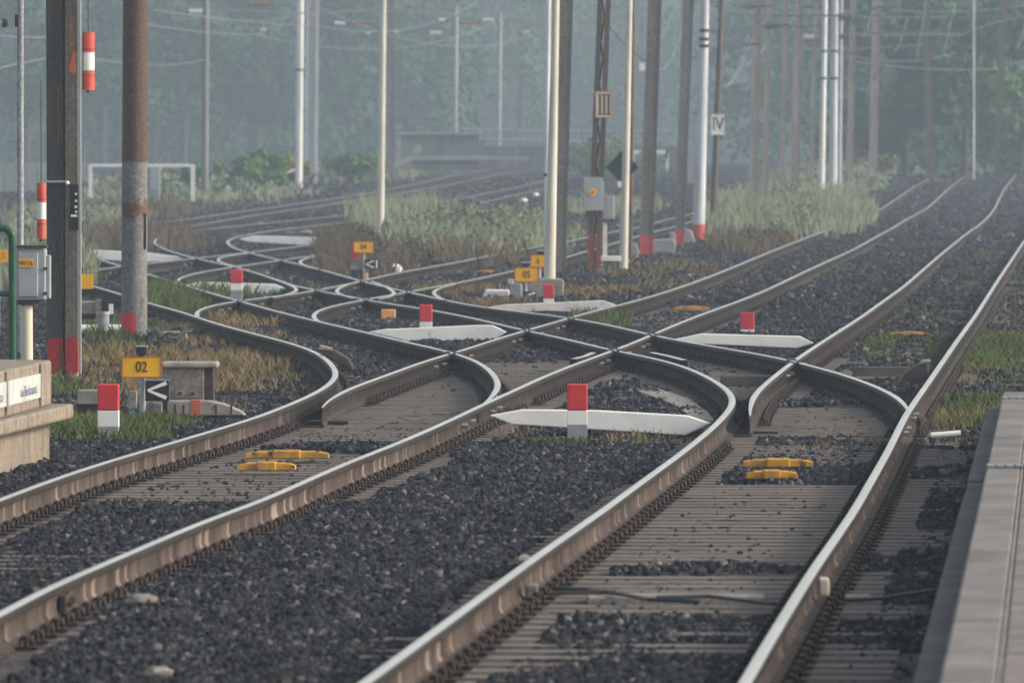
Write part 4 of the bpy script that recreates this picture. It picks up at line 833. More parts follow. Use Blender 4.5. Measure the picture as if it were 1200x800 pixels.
scrub([(540,285,88,20,60,.62,12000,.045),(600,275,60,22,30,.55,5000,.045),(930,255,85,28,75,.62,12000,.05),(975,222,60,12,30,.75,5000,.06),(205,225,140,14,70,.6,8000,.07),(395,208,80,8,40,.6,4000,.07),(90,262,80,22,50,.5,7000,.05)], m_gt, 'soft grey green scrub in low mounds between the far tracks')
scrub([(425,308,55,17,40,.42,7000,.032),(880,288,40,9,16,.35,2200,.035),(500,305,70,9,24,.3,3000,.03)], m_gr, 'low reddish brown brush round the yellow plate left of centre', 'reddish_brush')
# ------------------------------------------------------------------ masts and poles
def topz(D): return CZ+HZ*D/F
G_M = 'masts and poles standing across the yard'
def mast_root(name, label, cat, xb, yb, D=None):
    D = D or dist(yb); X = (xb-600)*D/F; return thing(name, label, cat, (X, D, g(D)-.05), G_M), X, D
def pole_mat(kind, bands=None):
    key = (kind, str(bands))
    if key in PMATS: return PMATS[key]
    cfg = {'concrete': dict(c1=(.19, .165, .145), c2=(.125, .11, .098), spots=(3, .62, (.07, .062, .055))), 'brown': dict(c1=(.11, .082, .064), c2=(.07, .053, .044), spots=(4, .6, (.16, .08, .045))),
           'grey': dict(c1=(.19, .19, .182), c2=(.12, .117, .113), spots=(4, .64, (.09, .075, .065))), 'silver': dict(c1=(.55, .56, .58), c2=(.40, .41, .43)), 'cream': dict(c1=(.60, .565, .48), c2=(.46, .43, .365), spots=(3, .68, (.35, .28, .2))),
           'white': dict(c1=(.72, .72, .69), c2=(.56, .56, .53)), 'tan': dict(c1=(.34, .29, .25), c2=(.22, .19, .165), spots=(4, .62, (.14, .11, .09))), 'galv': dict(c1=(.34, .35, .36), c2=(.22, .225, .23))}[kind]
    PMATS[key] = M('mast_'+kind, scale=2.5, rough=.7, stretch=(2, 2, .3), bands=bands, bump=(0 if kind in ('cream', 'white', 'silver') else .05), fine=(None if kind in ('cream', 'white', 'silver') else 25), **cfg); return PMATS[key]
PMATS = {}
RB = lambda h, lo=.05: [(lo, h, (.50, .06, .05), .12)]
def hmast(label, xb, yb, wb, x0, kind, bands=None, w0=None, D=None, H=9.0, dep=None, name='steel_mast', cat='mast'):
    t, X, D = mast_root(name, label, cat, xb, yb, D); k = D/F; zt = topz(D); Xt = (x0-600)*k; z0 = g(D)-.05; fr = (H-z0)/(zt-z0); XT = X+(Xt-X)*fr
    a = wb/2*k; b = a*(1-(1-((w0 or wb)/wb))*fr); d = dep or a*1.8; ft = min(.03, a*.3)
    m = pole_mat(kind, bands); mb = MB()
    def col(xa0, xa1, ya0, ya1, xb0, xb1):
        v = [(X+xa0, D+ya0, z0), (X+xa1, D+ya0, z0), (X+xa1, D+ya1, z0), (X+xa0, D+ya1, z0), (XT+xb0, D+ya0, H), (XT+xb1, D+ya0, H), (XT+xb1, D+ya1, H), (XT+xb0, D+ya1, H)]
        mb.add(v, [(3,2,1,0),(4,5,6,7),(0,1,5,4),(1,2,6,5),(2,3,7,6),(3,0,4,7)])
    mb2 = mb; col(-a, -a+ft, 0, d, -b, -b+ft); o1 = mb.build('flange', m, t); mb = MB(); 
    def col2(*q):
        xa0, xa1, ya0, ya1, xb0, xb1 = q; v = [(X+xa0, D+ya0, z0), (X+xa1, D+ya0, z0), (X+xa1, D+ya1, z0), (X+xa0, D+ya1, z0), (XT+xb0, D+ya0, H), (XT+xb1, D+ya0, H), (XT+xb1, D+ya1, H), (XT+xb0, D+ya1, H)]
        return MB().add(v, [(3,2,1,0),(4,5,6,7),(0,1,5,4),(1,2,6,5),(2,3,7,6),(3,0,4,7)])
    col2(a-ft, a, 0, d, b-ft, b).build('flange', m, t); col2(-a+ft+.001, a-ft-.001, d*.06, d*.06+.02, -b+ft+.001, b-ft-.001).build('web', m, t)
    return t, X, D, XT
def rpole(label, xb, yb, wb, x0, kind, bands=None, w0=None, D=None, H=9.0, rings=(), name='round_pole', cat='pole', n=20):
    t, X, D = mast_root(name, label, cat, xb, yb, D); k = D/F; zt = topz(D); Xt = (x0-600)*k; z0 = g(D)-.05; fr = (H-z0)/(zt-z0); XT = X+(Xt-X)*fr
    a = wb/2*k; b = a*(1-(1-((w0 or wb)/wb))*fr); MB().cyl((X, D+a, z0), (XT, D+a, H), a, b, n).build('shaft', pole_mat(kind, bands), t, smooth=True)
    for yr in rings:
        z = A(0, yr, D)[2]; f = (z-z0)/(H-z0); xx = X+(XT-X)*f; MB().cyl((xx, D+a, z-.04), (xx, D+a, z+.04), (a+(b-a)*f)*1.13, n=n).build('clamp_band', m_dark, t, smooth=True)
    return t, X, D, XT
def lattice(label, xb, yb, wb, x0, kind, bands=None, D=None, H=9.0, pitch=.35, zig=True, lw=.42):
    t, X, D = mast_root('lattice_mast', label, 'mast', xb, yb, D); k = D/F; zt = topz(D); Xt = (x0-600)*k; z0 = g(D)-.05; fr = (H-z0)/(zt-z0); XT = X+(Xt-X)*fr; a = wb/2*k; m = pole_mat(kind, bands); leg = a*lw
    for s_ in (-1, 1):
        v = [(X+s_*(a-leg/2)+dx, D+dy, z0) for dx, dy in ((-leg/2, 0), (leg/2, 0), (leg/2, leg*1.4), (-leg/2, leg*1.4))]+[(XT+s_*(a-leg/2)+dx, D+dy, H) for dx, dy in ((-leg/2, 0), (leg/2, 0), (leg/2, leg*1.4), (-leg/2, leg*1.4))]
        MB().add(v, [(3,2,1,0),(4,5,6,7),(0,1,5,4),(1,2,6,5),(2,3,7,6),(3,0,4,7)]).build('leg', m, t)
    z = z0+.2; i = 0; src = None
    while z < H-.3:
        f = (z-z0)/(H-z0); f2 = (z+pitch-z0)/(H-z0); xx = X+(XT-X)*f; x2 = X+(XT-X)*f2; s_ = 1 if i % 2 else -1
        if src is None:
            src = MB().cyl((-(a-leg), leg*.7, 0), ((a-leg), leg*.7, pitch if zig else 0), min(leg*.3, .022), n=5).build('lacing_bar', m, None); src.parent = t; o = src
        else: o = bpy.data.objects.new('lacing_bar', src.data); COL.objects.link(o); o.parent = t
        o.location = Vector((xx, D, z))-t.location; o.scale = (s_ if zig else 1, 1, 1); z += pitch; i += 1
    return t, X, D, XT
def arm(t, x0, y0, x1, y1, D, r=.035, mat_=m_wire, name='cantilever_arm'): return MB().cyl(A(x0, y0, D), A(x1, y1, D), r, n=8).build(name, mat_, t, smooth=True)
def insul(t, x, y, D, mat_=m_insb, L_=.35, r=.06):
    mb = MB(); c = A(x, y, D)
    for j in range(5): mb.cyl((c[0]-L_/2+j*L_/5, D, c[2]), (c[0]-L_/2+j*L_/5+L_/9, D, c[2]), r, n=10)
    mb.cyl((c[0]-L_/2, D, c[2]), (c[0]+L_/2, D, c[2]), r*.5, n=8); return mb.build('insulator', mat_, t, smooth=True)

# nearest column at the left (steel section with red painted foot)
t, X, D = mast_root('steel_mast', 'thick two-plate steel column at the left with red painted foot', 'mast', 73, 447); k = D/F
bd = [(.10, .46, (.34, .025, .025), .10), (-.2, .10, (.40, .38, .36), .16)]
m_cl = M('column_shaded_side', (.060, .055, .052), (.04, .036, .034), 3, rough=.75, stretch=(3, 3, .35), bands=bd, spots=(4, .62, (.10, .06, .04)), fine=30)  # left channel: shade of the column's far side from the sun painted in
m_cr = M('column_lit_side', (.15, .132, .112), (.09, .075, .06), 3, rough=.75, stretch=(3, 3, .3), bands=bd, spots=(4, .60, (.17, .10, .06)), fine=30)  # right channel: sunlit side of the same column painted lighter
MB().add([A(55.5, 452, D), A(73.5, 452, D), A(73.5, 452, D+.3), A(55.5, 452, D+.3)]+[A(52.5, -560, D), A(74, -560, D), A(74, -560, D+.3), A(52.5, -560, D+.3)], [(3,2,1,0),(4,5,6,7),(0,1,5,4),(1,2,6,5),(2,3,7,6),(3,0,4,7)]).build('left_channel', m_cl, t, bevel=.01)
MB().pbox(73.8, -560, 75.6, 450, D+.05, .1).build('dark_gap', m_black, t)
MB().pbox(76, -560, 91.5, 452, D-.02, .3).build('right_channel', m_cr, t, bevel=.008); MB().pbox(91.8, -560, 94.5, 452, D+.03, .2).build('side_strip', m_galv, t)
MB().pbox(82, 216, 92, 270, D-.03, .025).build('black_plate', m_black, t, bevel=.003)
for yy, ww in ((226, 2), (234, 2), (241, 2.6), (247, 2), (251.5, 7)): MB().pbox(91-ww-1, yy, 90.5, yy+2.6, D-.034, .004).build('white_mark', m_white, t)
MB().pbox(52, 211.5, 80, 214, D-.035, .05).build('clamp_band', m_galv, t); MB().cyl(A(78, 213, D-.05), A(80, 216, D-.05), .02, n=8).build('bolt', m_white, t)
MB().prism([(A(x, y, D)[0], A(x, y, D)[2]) for x, y in ((80,78),(83,73),(86,60),(89,62),(88.5,72),(90,80),(88,87),(82,85))], D-.024, D-.0205).build('rust_stain', m_rustred, t)
def tubes(x0, x1, ys, D, label):
    t = thing('banded_tube', label, 'hanging tube', A((x0+x1)/2, ys[-1], D), 'red and white banded tubes hanging by the left column'); k = D/F; r = (x1-x0)/2*k; xc = (x0+x1)/2
    for j in range(3): MB().cyl(A(xc, ys[j]+.3, D), A(xc, ys[j+1]-.3, D), r, n=18).build('red_band' if j != 1 else 'white_band', m_redl if j != 1 else m_white, t, smooth=True)
    MB().cyl(A(xc, ys[0], D), A(xc, ys[0]-120, D), .008, n=6).build('wire', m_wire, t); MB().cyl(A(xc-.8, ys[-1], D), A(xc-.8, ys[-1]+3, D), .014, n=8).build('end_stub', m_black, t)
    for yy in (ys[1]-4, ys[2]+5): MB().cyl(A(xc, yy, D), A(xc, yy+.8, D), r*1.03, n=18).build('groove_ring', m_dark, t)
tubes(96.5, 111, (38, 61.5, 83, 106), D+.3, 'red-orange and white banded tube high on the right of the thick left column'); tubes(43, 54, (214, 237, 257, 280), D+1.5, 'red and white banded tube low on the left of the thick left column')
# round rusty-topped pole
D2 = dist(403); zb = CZ-(190-HZ)*D2/F
t, X, D, XT = rpole('round pole, rust brown above and grey below, with red patch near its foot', 156.5, 403, 31, 158, 'grey', [(2.14+.05, 30, (.095, .055, .038), .10), (1.55, 1.66, (.12, .06, .035), .3)], w0=29, D=D2)
mb = MB(); R_ = 15.5*D/F*1.012; cx, cy = X, D+15.5*D/F; na = 12
for j in range(na+1):
    q = j/na; an = math.radians(185+q*95); zt_ = A(0, 368-2*q, D)[2]; zb_ = A(0, 374+18*math.sin(min(1, q*1.2)*math.pi/2)-(3 if j % 3 == 0 else 0), D)[2]
    mb.v += [(cx+R_*math.cos(an), cy+R_*math.sin(an), zb_), (cx+R_*math.cos(an), cy+R_*math.sin(an), zt_)]
for j in range(na): mb.f.append((2*j, 2*j+2, 2*j+3, 2*j+1)); mb.m.append(0)
mb.build('red_paint_patch', m_red, t, smooth=True)
mb = MB()
for (y0, y1, c) in ((0, 190, 0),): pass
MB().pbox(168, 250, 171.2, 292, D+.05, .05).build('dark_bracket', m_black, t)
# thin galvanised pole
rpole('thin mottled galvanised pole behind the grey cabinet at far left', 23.5, 445, 8, 24, 'galv', None, D=dist(420), n=12)
D = dist(430); t = thing('insulator_hook', 'small black and white insulator at the left edge beside the thin pole', 'insulator', A(5, 28, D)); k = D/F
MB().cyl(A(-8, 28, D), A(4, 27, D), .02, n=8).build('white_rod', m_white, t, smooth=True); MB().cyl(A(3, 27, D), A(9, 27, D), 6*k, 4*k, n=14).build('black_bell', m_black, t, smooth=True); MB().pbox(17.5, 17, 22, 32, D, .04).build('black_clip', m_black, t, bevel=.01)
# further poles, left to right
rpole('slim hazy grey pole right of the white gate frame at the left', 240, 233, 8.5, 241, 'grey', None)
rpole('pale pinkish pole standing against the silver ladder-like mast', 350, 222, 8.5, 352, 'white', None, rings=(82,))
t, X, D, XT = lattice('silver ladder-like lattice mast behind the pale pinkish pole', 364, 216, 15, 366.5, 'silver', None, pitch=.42, zig=False)
MB().pbox(359, -60, 370, 216, D+.18, .02).build('back_plate', pole_mat('silver'), t)
rpole('slender cream pole rising from the reddish bush, left of centre', 445.5, 278, 9.0, 449, 'cream', None, w0=7.5)
hmast('dim lilac-grey mast just right of the slender cream pole', 458.5, 212, 6.5, 458.5, 'grey', None)
rpole('faint far pole left of the hazy grey wall', 533, 202, 5.5, 534.5, 'galv', None); rpole('faint far pole in front of the hazy grey wall', 584, 200, 5.5, 586, 'galv', None)
rpole('thinner white pole close to the left of the tall cream pole', 639.5, 300, 5.5, 643, 'white', None, D=dist(290), rings=(205, 285))
rpole('tall cream pole standing behind the middle red and white post', 643.5, 352, 14, 651.5, 'cream', None, w0=8.5)
hmast('weathered grey mast right beside the tall cream pole', 656.5, 322, 13.5, 663.5, 'concrete', None, w0=16)
t, X, D, XT = lattice('rusty lattice mast carrying the III plate', 695.5, 318, 15.5, 708, 'brown', [(-.1, .75, (.20, .05, .035), .3)], pitch=.38, lw=.78)
def sign_plate(x0, y0, x1, y1, D, word, label, mat_, sx, name='roman_numeral_sign'):
    t = thing(name, label, 'sign', A((x0+x1)/2, y1, D)); k = D/F; MB().pbox(x0, y0, x1, y1, D, .02).build('plate', mat_, t, bevel=.002)
    e_ = 1.3*k; a = A(x0, y0, D); b = A(x1, y1, D); mb = MB()
    for (q0, q1, r0, r1) in ((a[0], b[0], a[2]-e_, a[2]), (a[0], b[0], b[2], b[2]+e_), (a[0], a[0]+e_, b[2]+e_, a[2]-e_), (b[0]-e_, b[0], b[2]+e_, a[2]-e_)): mb.box(q0, q1, D-.008, D-.001, r0, r1)
    mb.build('rim', M('rim_'+word, (.55, .33, .20), (.45, .30, .2), 6) if word == 'III' else m_white, t)
    return t, a, b, k
t, a, b, k = sign_plate(697.5, 107, 718, 138, D-.05, 'III', 'cream plate with black roman numeral III on the rusty lattice mast', m_cream, 1)
for xx in (702, 707, 712): MB().pbox(xx, 111.5, xx+2.2, 133.5, D-.055, .004).build('numeral_stroke', m_ink, t)
for yy in (110.6, 133.5): MB().pbox(700.5, yy, 715.5, yy+1.3, D-.0545, .0035).build('numeral_stroke', m_ink, t)
t3 = thing('switch_box', 'grey box with round orange label strapped to the rusty lattice mast', 'equipment box', A(694, 247, D-.12)); k = D/F
MB().pbox(684, 208, 706, 247, D-.12, .2).build('case', m_box, t3, bevel=.01); MB().cyl(A(694.5, 225.5, D-.121), A(694.5, 225.5, D-.13), 4.6*k, n=14).build('orange_label', m_yel, t3); MB().cyl(A(694.5, 225.5, D-.13), A(694.5, 225.5, D-.134), 1.8*k, n=10).build('label_centre', m_rustred, t3)
MB().pbox(686, 247.3, 697, 254, D-.1, .12).build('lower_socket', m_dark, t3); MB().pbox(706.3, 212, 708.5, 244, D-.08, .1).build('hinge_strip', m_galv, t3)
t3 = thing('pale_blue_cabinet', 'pale blue-grey cabinet on a white leg between rusty lattice mast and cream pole', 'cabinet', A(711, 310, D+.3))
MB().pbox(706, 230, 720, 257, D+.3, .2).build('case', m_galv, t3, bevel=.015); MB().pbox(705, 257.3, 719, 259.5, D+.28, .22).build('case_base', m_dark, t3); MB().pbox(706.5, 260, 711.5, 302, D+.35, .1).build('leg', m_white, t3); MB().pbox(704, 300, 728, 306, D+.3, .3).build('foot_plate', m_white, t3, bevel=.01)
MB().pbox(707.5, 229.5, 709.5, 234, D+.27, .02).build('orange_tag', m_redl, t3)
rpole('cream pole in front of the black diamond sign', 730.5, 316, 10.5, 738, 'cream', None, w0=6.5)
Dd = dist(306); rpole('dark mottled pole behind the cream pole by the diamond sign', 738.5, 305, 5, 742, 'brown', None, D=Dd+3, rings=(252, 226))
Dd = dist(314)+1.2; t = thing('diamond_sign', 'black diamond-shaped sign behind a cream pole', 'sign', A(729, 215, Dd))
c = A(729, 196, Dd); r = 19.5*Dd/F; MB().prism([(c[0]-r, c[2]), (c[0], c[2]-r), (c[0]+r, c[2]), (c[0], c[2]+r)], Dd, Dd+.015).build('black_plate', M('diamond_blue_black', (.016, .022, .032), (.03, .036, .045), 5, rough=.6), t)
MB().pbox(724, 212.5, 729.5, 219.5, Dd-.04, .04).build('white_tag', m_white, t)
MB().tube([A(740, 309, Dd), A(748, 303, Dd), A(757, 305, Dd), A(761, 312, Dd), A(762, 321, Dd)], .028, 8).build('bent_conduit', m_dark, None, smooth=True, origin=A(750, 318, Dd)); tag(bpy.context.scene.objects['bent_conduit'], 'dark bent conduit at the foot of the cream pole by the diamond sign', 'conduit')
hmast('thick brown-grey mast with red foot, right of the diamond sign', 757, 299, 16.5, 767.5, 'concrete', RB(.44, -.1), w0=16)
hmast('grey mast with pinkish foot between the thick brown mast and the silver pole', 796, 288, 11, 806.5, 'grey', RB(.40, -.1), w0=13.5)
t, X, D, XT = rpole('silver pole with red foot and black clamps near its top', 818.5, 283, 15, 826.5, 'silver', RB(.45, -.1), w0=9.5, rings=(36, 46, 54))
MB().pbox(806, 172, 813, 215, D+.8, .1).build('ladder_box', m_galv, t)
D4 = dist(277); t, X, D, XT = rpole('slim brownish pole carrying the IV plate', 835, 277, 8, 845.5, 'brown', RB(.34, -.1), w0=5.5)
t, a, b, k = sign_plate(833.5, 134, 849, 158, D-.03, 'IV', 'white plate with black roman numeral IV on the slim brownish pole', m_white, 1)
text('IV', 21*k*1.05, m_black, t, ((a[0]+b[0])/2, D-.034, (a[2]+b[2])/2), 'lettering', .72, .003)
def concrete_lump(pts, D, label): t = MB().prism([(A(x, y, D)[0], A(x, y, D)[2]) for x, y in pts], D, D+1.0).build('concrete_footing', m_walll, None, origin=A(pts[0][0], 300, D), bevel=.03); tag(t, label, 'footing')
concrete_lump([(762,296),(763,281),(788,280),(793,284),(790,297)], dist(299)+1.5, 'pale footing between the thick brown mast and the grey mast'); concrete_lump([(797,285),(803,268),(811,270),(815,285)], dist(288)+.8, 'pointed pale footing beside the red-footed silver pole'); concrete_lump([(826,285),(828,279),(842,281),(845,285)], dist(285)+1, 'low pale footing under the IV pole'); concrete_lump([(735,300),(737,287),(746,285),(750,298)], dist(302)+1, 'small pale footing left of the thick brown mast')
concrete_lump([(783,288),(785,272),(791,272),(792,288)], dist(290)+2, 'narrow upright pale footing in front of the grey mast')
for lab, xb, yb, wb, x0, w0, kind, f in (
  ('grey-brown mast at the right edge of the IV plate group', 882, 240, 10.5, 887.5, 10, 'tan', hmast), ('thinner mast just right of that grey-brown mast', 896, 236, 6, 901.5, 7, 'tan', hmast),
  ('pinkish brown mast left of the white round pole', 930.5, 226, 11, 937, 9.5, 'tan', hmast), ('slim dark mast squeezed left of the white round pole', 950, 218, 5, 955.5, 4.5, 'tan', hmast),
  ('bright white round pole in the right-hand cluster', 962.5, 215, 7.5, 967, 5.5, 'white', rpole), ('silver round pole right of the bright white pole', 976, 212, 10, 978.5, 8, 'silver', rpole),
  ('two-tone brownish mast just right of the silver round pole', 995, 207, 8.5, 1000, 6.5, 'tan', hmast), ('slim pale post between the silver round pole and the two-tone mast', 984, 210, 3.5, 986, 3.5, 'silver', rpole), ('narrow grey mast close left of the pinkish brown mast', 915, 228, 6, 921, 5, 'tan', hmast), ('isolated grey-brown mast between the cluster and the right trees', 1022.5, 204, 10, 1027.5, 9.5, 'tan', hmast),
  ('dim mast in front of the right-hand trees', 1090, 203, 8.5, 1086, 8, 'brown', hmast), ('thin pale short pole before the right-hand trees', 1141, 203, 2.6, 1141, 2.4, 'silver', rpole), ('dim dark mast near the right edge', 1167, 203, 6, 1177.5, 8, 'brown', hmast)):
    DD = {984: 390, 915: 350, 882: 330, 896: 345, 930.5: 365, 950: 400, 962.5: 372, 976: 380, 995: 400, 1022.5: 415, 1090: 440, 1141: 445, 1167: 445}[xb]
    r = f(lab, xb, yb, wb, x0, kind, None, w0=w0, D=DD, **({'rings': (60, 92)} if xb in (962.5, 976) else {}))
    t, X, D_, XT = r
    if xb == 1022.5: arm(t, 1022, 18, 1066, 20, D_-.3); arm(t, 1085/1.1, 16, 1046, 6, D_-.3, .05); arm(t, 955, 40, 1022, 39, D_-.3); arm(t, 1022, 39, 1110, 38, D_-.3)
    if xb == 930.5: arm(t, 905, 18, 990, 19, D_-.3); arm(t, 910, 31, 962, 31, D_-.3); insul(t, 948, 8, D_-.3, m_wire)
    if xb == 896: insul(t, 905, 30, D_-.2, m_wire, .4, .12); arm(t, 890, 30, 925, 29, D_-.3)
    if xb == 995: arm(t, 985, 62, 1010, 62, D_-.3); insul(t, 1006, 22, D_-.2, m_wire, .4, .14); arm(t, 1000, 12, 1018, 40, D_-.3, .03)
    if xb == 950: arm(t, 940, 47, 975, 46, D_-.3); insul(t, 945, 44, D_-.2, m_ins, .6, .1)
    if xb == 1090: arm(t, 1075, 40, 1108, 40, D_-.3); insul(t, 1080, 22, D_-.2, m_wire, .4, .12)
    if xb == 882: arm(t, 868, 8, 905, 7, D_-.3); arm(t, 870, 53, 890, 51, D_-.3)
    if xb == 976: insul(t, 990, 20, D_-.2, m_wire, .5, .16); insul(t, 989, 43, D_-.2, m_wire, .4, .12)
    if xb == 1167: arm(t, 1155, 20, 1215, 19, D_-.3); arm(t, 1168, 8, 1215, 2, D_-.3)
for lab, x0, y0, D_ in (('dark strut bracket', 0, 0, 0),): pass

# ------------------------------------------------------------------ overhead wires
WN = [0]
def wire(x0, y0, D0, x1, y1, D1, sag, label, mat_=m_wirel, r=.014, n=14, name='overhead_wire'):
    a = Vector(A(x0, y0, D0)); b = Vector(A(x1, y1, D1)); pts = []
    for i in range(n+1):
        t_ = i/n; p = a.lerp(b, t_); p.z -= sag*4*t_*(1-t_)*(D0+(D1-D0)*t_)/F; pts.append(tuple(p))
    mb = MB().tube([Vector(p)-a for p in pts], r, 6); o = mb.build(name, mat_, None, smooth=True); o.location = a; tag(o, label, 'wire', 'overhead wires of the catenary')
wire(180, 12, 300, 372, 30, 430, 3, 'pale wire running right from the brown pole at the top'); wire(160, 27, 290, 310, 40, 420, 4, 'lower pale wire just right of the brown pole')
wire(372, 30, 400, 560, 2, 470, 20, 'pale sagging wire from the silver lattice mast to the upper middle'); wire(366, 5, 380, 700, -4, 480, 55, 'long deep-sagging pale wire behind the cream pole, upper centre')
wire(300, 40, 420, 600, 16, 500, 30, 'second deep-sagging pale wire crossing the upper centre'); wire(330, 18, 390, 540, 20, 420, -6, 'nearly straight dark wire near the top left of centre', m_wire, .02)
wire(195, 4, 380, 350, 14, 400, 3, 'dark wire at the very top between the brown pole and the lattice mast', m_wire, .02); wire(0, 42, 260, 60, 44, 262, 1, 'faint wire left of the thick column'); wire(0, 80, 260, 60, 68, 262, -1, 'lower faint wire left of the thick column')
wire(95, 66, 300, 240, 70, 380, 8, 'faint wire behind the banded tube'); wire(470, 14, 410, 760, 22, 430, 4, 'dark span wire across the top centre', m_wire, .022); wire(640, 24, 400, 905, 27, 420, 5, 'dark span wire through the masts right of centre', m_wire, .022)
wire(655, 40, 380, 885, 44, 400, 6, 'lower dark span wire through the masts right of centre', m_wire, .018); wire(700, 12, 300, 757, 72, 300, 6, 'black drooping cable right of the III mast', m_wire, .022)
wire(742, 44, 320, 790, 10, 330, 26, 'bright looped jumper behind the thick brown mast'); wire(772, 82, 330, 800, 30, 335, 14, 'bright curved jumper between brown and grey masts'); wire(838, 60, 340, 851, 88, 345, 0, 'short dark stay by the silver pole', m_wire, .02)
wire(850, 102, 350, 877, 40, 360, 12, 'long bright curved jumper left of the right-hand cluster'); wire(854, 100, 352, 880, 46, 362, 9, 'second bright curved jumper left of the right-hand cluster'); wire(872, 76, 350, 905, 38, 360, 8, 'bright looped jumper crossing the grey-brown mast')
wire(1010, 44, 420, 1022, 12, 420, 7, 'bent bright steady arm left of the isolated mast', m_wirel, .03, name='steady_arm'); wire(1048, 62, 430, 1064, 20, 430, 5, 'bent bright steady arm right of the isolated mast', m_wirel, .03, name='steady_arm')
wire(1074, 66, 430, 1085, 0, 430, 4, 'long thin bright steady arm before the right trees', m_wirel, .025, name='steady_arm'); wire(1106, 60, 430, 1118, 4, 430, 4, 'yellowish steady arm right of the dim mast', m_wirel, .025, name='steady_arm')
wire(1192, 56, 430, 1203, 20, 430, 5, 'bright steady arm at the right edge', m_wirel, .03, name='steady_arm'); wire(896, 18, 415, 1110, 20, 445, 2, 'dark span wire across the right-hand cluster', m_wire, .024)
wire(955, 40, 420, 1130, 40, 440, 1, 'lower dark span wire right of the cluster', m_wire, .022); wire(1120, 44, 440, 1205, 20, 445, -4, 'dark wire running to the right edge', m_wire, .02); wire(1000, 72, 430, 1180, 80, 450, 5, 'faint pale wire before the right trees'); wire(1000, 66, 430, 1120, 62, 450, 8, 'second faint pale wire before the right trees')
for (x0, y0, x1, y1, D_, sg, lab) in ((800, 9, 1010, 12, 400, 5, 'topmost dark span wire through the right-hand cluster'), (690, 5, 870, 9, 340, 4, 'dark span wire at the top edge above the III mast'), (1040, 12, 1205, 6, 440, 5, 'thin dark wire at the top right edge'),
    (560, 30, 745, 33, 410, 6, 'dark span wire crossing behind the tall cream pole'), (200, 22, 445, 8, 420, 8, 'dark wire sagging between the brown pole and the slender cream pole'), (905, 56, 1090, 52, 430, 3, 'lower thin dark wire right of the cluster'), (440, 6, 640, 12, 430, 7, 'dark wire near the top edge left of the tall cream pole')):
    wire(x0, y0, D_, x1, y1, D_+15, sg, lab, m_wire, .022)
for (x0, y0, x1, y1, D_, sg, lab) in ((598, 60, 640, 20, 380, 10, 'pale hanging jumper left of the tall cream pole'), (905, 60, 935, 20, 360, 9, 'pale looped jumper left of the pinkish brown mast'), (935, 130, 950, 70, 370, 6, 'long pale jumper right of the pinkish brown mast'), (700, 60, 736, 18, 330, 12, 'pale loop between III mast and the diamond sign pole')):
    wire(x0, y0, D_, x1, y1, D_, sg, lab, m_wirel, .018)
for nm, x, y, D_, mt, L_, lab in (('insulator', 230, 14, 380, m_white, .5, 'white insulator high between brown pole and slim grey pole'), ('insulator', 399, 28, 430, m_white, .45, 'white slanted insulator right of the silver lattice mast'), ('insulator', 428, 27, 440, m_insb, 1.0, 'long brown insulator left of the slender cream pole'),
   ('insulator', 304, 5, 400, m_insb, .7, 'brown insulator at the top edge left of the pale pinkish pole'), ('insulator', 518, 24, 450, m_white, .25, 'small pale insulator at the top centre, upper one'), ('insulator', 511, 39, 450, m_white, .5, 'long pale insulator just below the upper centre one'), ('insulator', 465, 39, 450, m_cream, .25, 'small cream insulator right of the slender cream pole'),
   ('insulator', 552, 27, 460, m_insb, .8, 'brown insulator left of the faint far poles'), ('insulator', 573, 24, 460, m_white, .5, 'pale insulator between the two faint far poles'), ('insulator', 617, 39, 430, m_cream, .3, 'cream insulator left of the tall cream pole'), ('insulator', 567, 41, 470, m_galv, .2, 'tiny grey insulator left of the second faint pole'),
   ('insulator', 432, 40, 450, m_cream, .2, 'tiny cream insulator left of the slender cream pole'), ('insulator', 309, 36, 420, m_cream, .25, 'cream insulator above the bright green bush')):
    t = thing(nm, lab, 'insulator', A(x, y, D_), 'insulators on the overhead wires'); c = A(x, y, D_)
    mb = MB()
    for j in range(6): mb.cyl((c[0]-L_/2+j*L_/6, D_, c[2]), (c[0]-L_/2+j*L_/6+L_/10, D_, c[2]), .085, n=10)
    mb.build('discs', mt, t, smooth=True); MB().cyl((c[0]-L_/2-.15, D_, c[2]), (c[0]+L_/2+.15, D_, c[2]), .03, n=8).build('rod', m_wire, t)
t = thing('white_plate', 'small white plate hanging between the cream pole and the thick brown mast', 'sign', A(752, 82, 300)); MB().pbox(749, 74, 756, 83, 300, .02).build('plate', m_white, t)
MB().cyl(A(752.5, 74, 300.01), A(752.5, 20, 300.01), .008, n=6).build('hanger', m_wire, t)

# ------------------------------------------------------------------ far walls, gate, handrail
t = thing('retaining_wall', 'low grey panelled wall with pale top rails beyond the far curving track', 'wall', A(620, 190, 505)); Dw = 505
x = 468
while x < 560: MB().pbox(x, 158, x+10.6, 196, Dw, .3).build('wall_panel', m_wall, t, bevel=.02); x += 11.2
x = 562
while x < 792: MB().pbox(x, 171, x+21, 200, Dw+.5, .3).build('wall_panel', m_wall, t, bevel=.02); x += 21.8
MB().pbox(465, 155, 562, 158, Dw-.2, .5).build('top_beam', m_walll, t); MB().pbox(464, 157.5, 470, 188, Dw-.15, .3).build('end_post', m_walll, t)
MB().tube([A(540, 151, Dw), A(640, 153, Dw), A(790, 153.5, Dw)], .035, 6).build('upper_rail', m_galv, t); MB().tube([A(560, 163, Dw), A(600, 164, Dw), A(730, 166.5, Dw), A(792, 163, Dw)], .05, 6).build('lower_rail', m_galv, t)
for xx in range(562, 792, 23): MB().pbox(xx, 151, xx+1.2, 168, Dw-.03, .06).build('rail_post', m_galv, t)
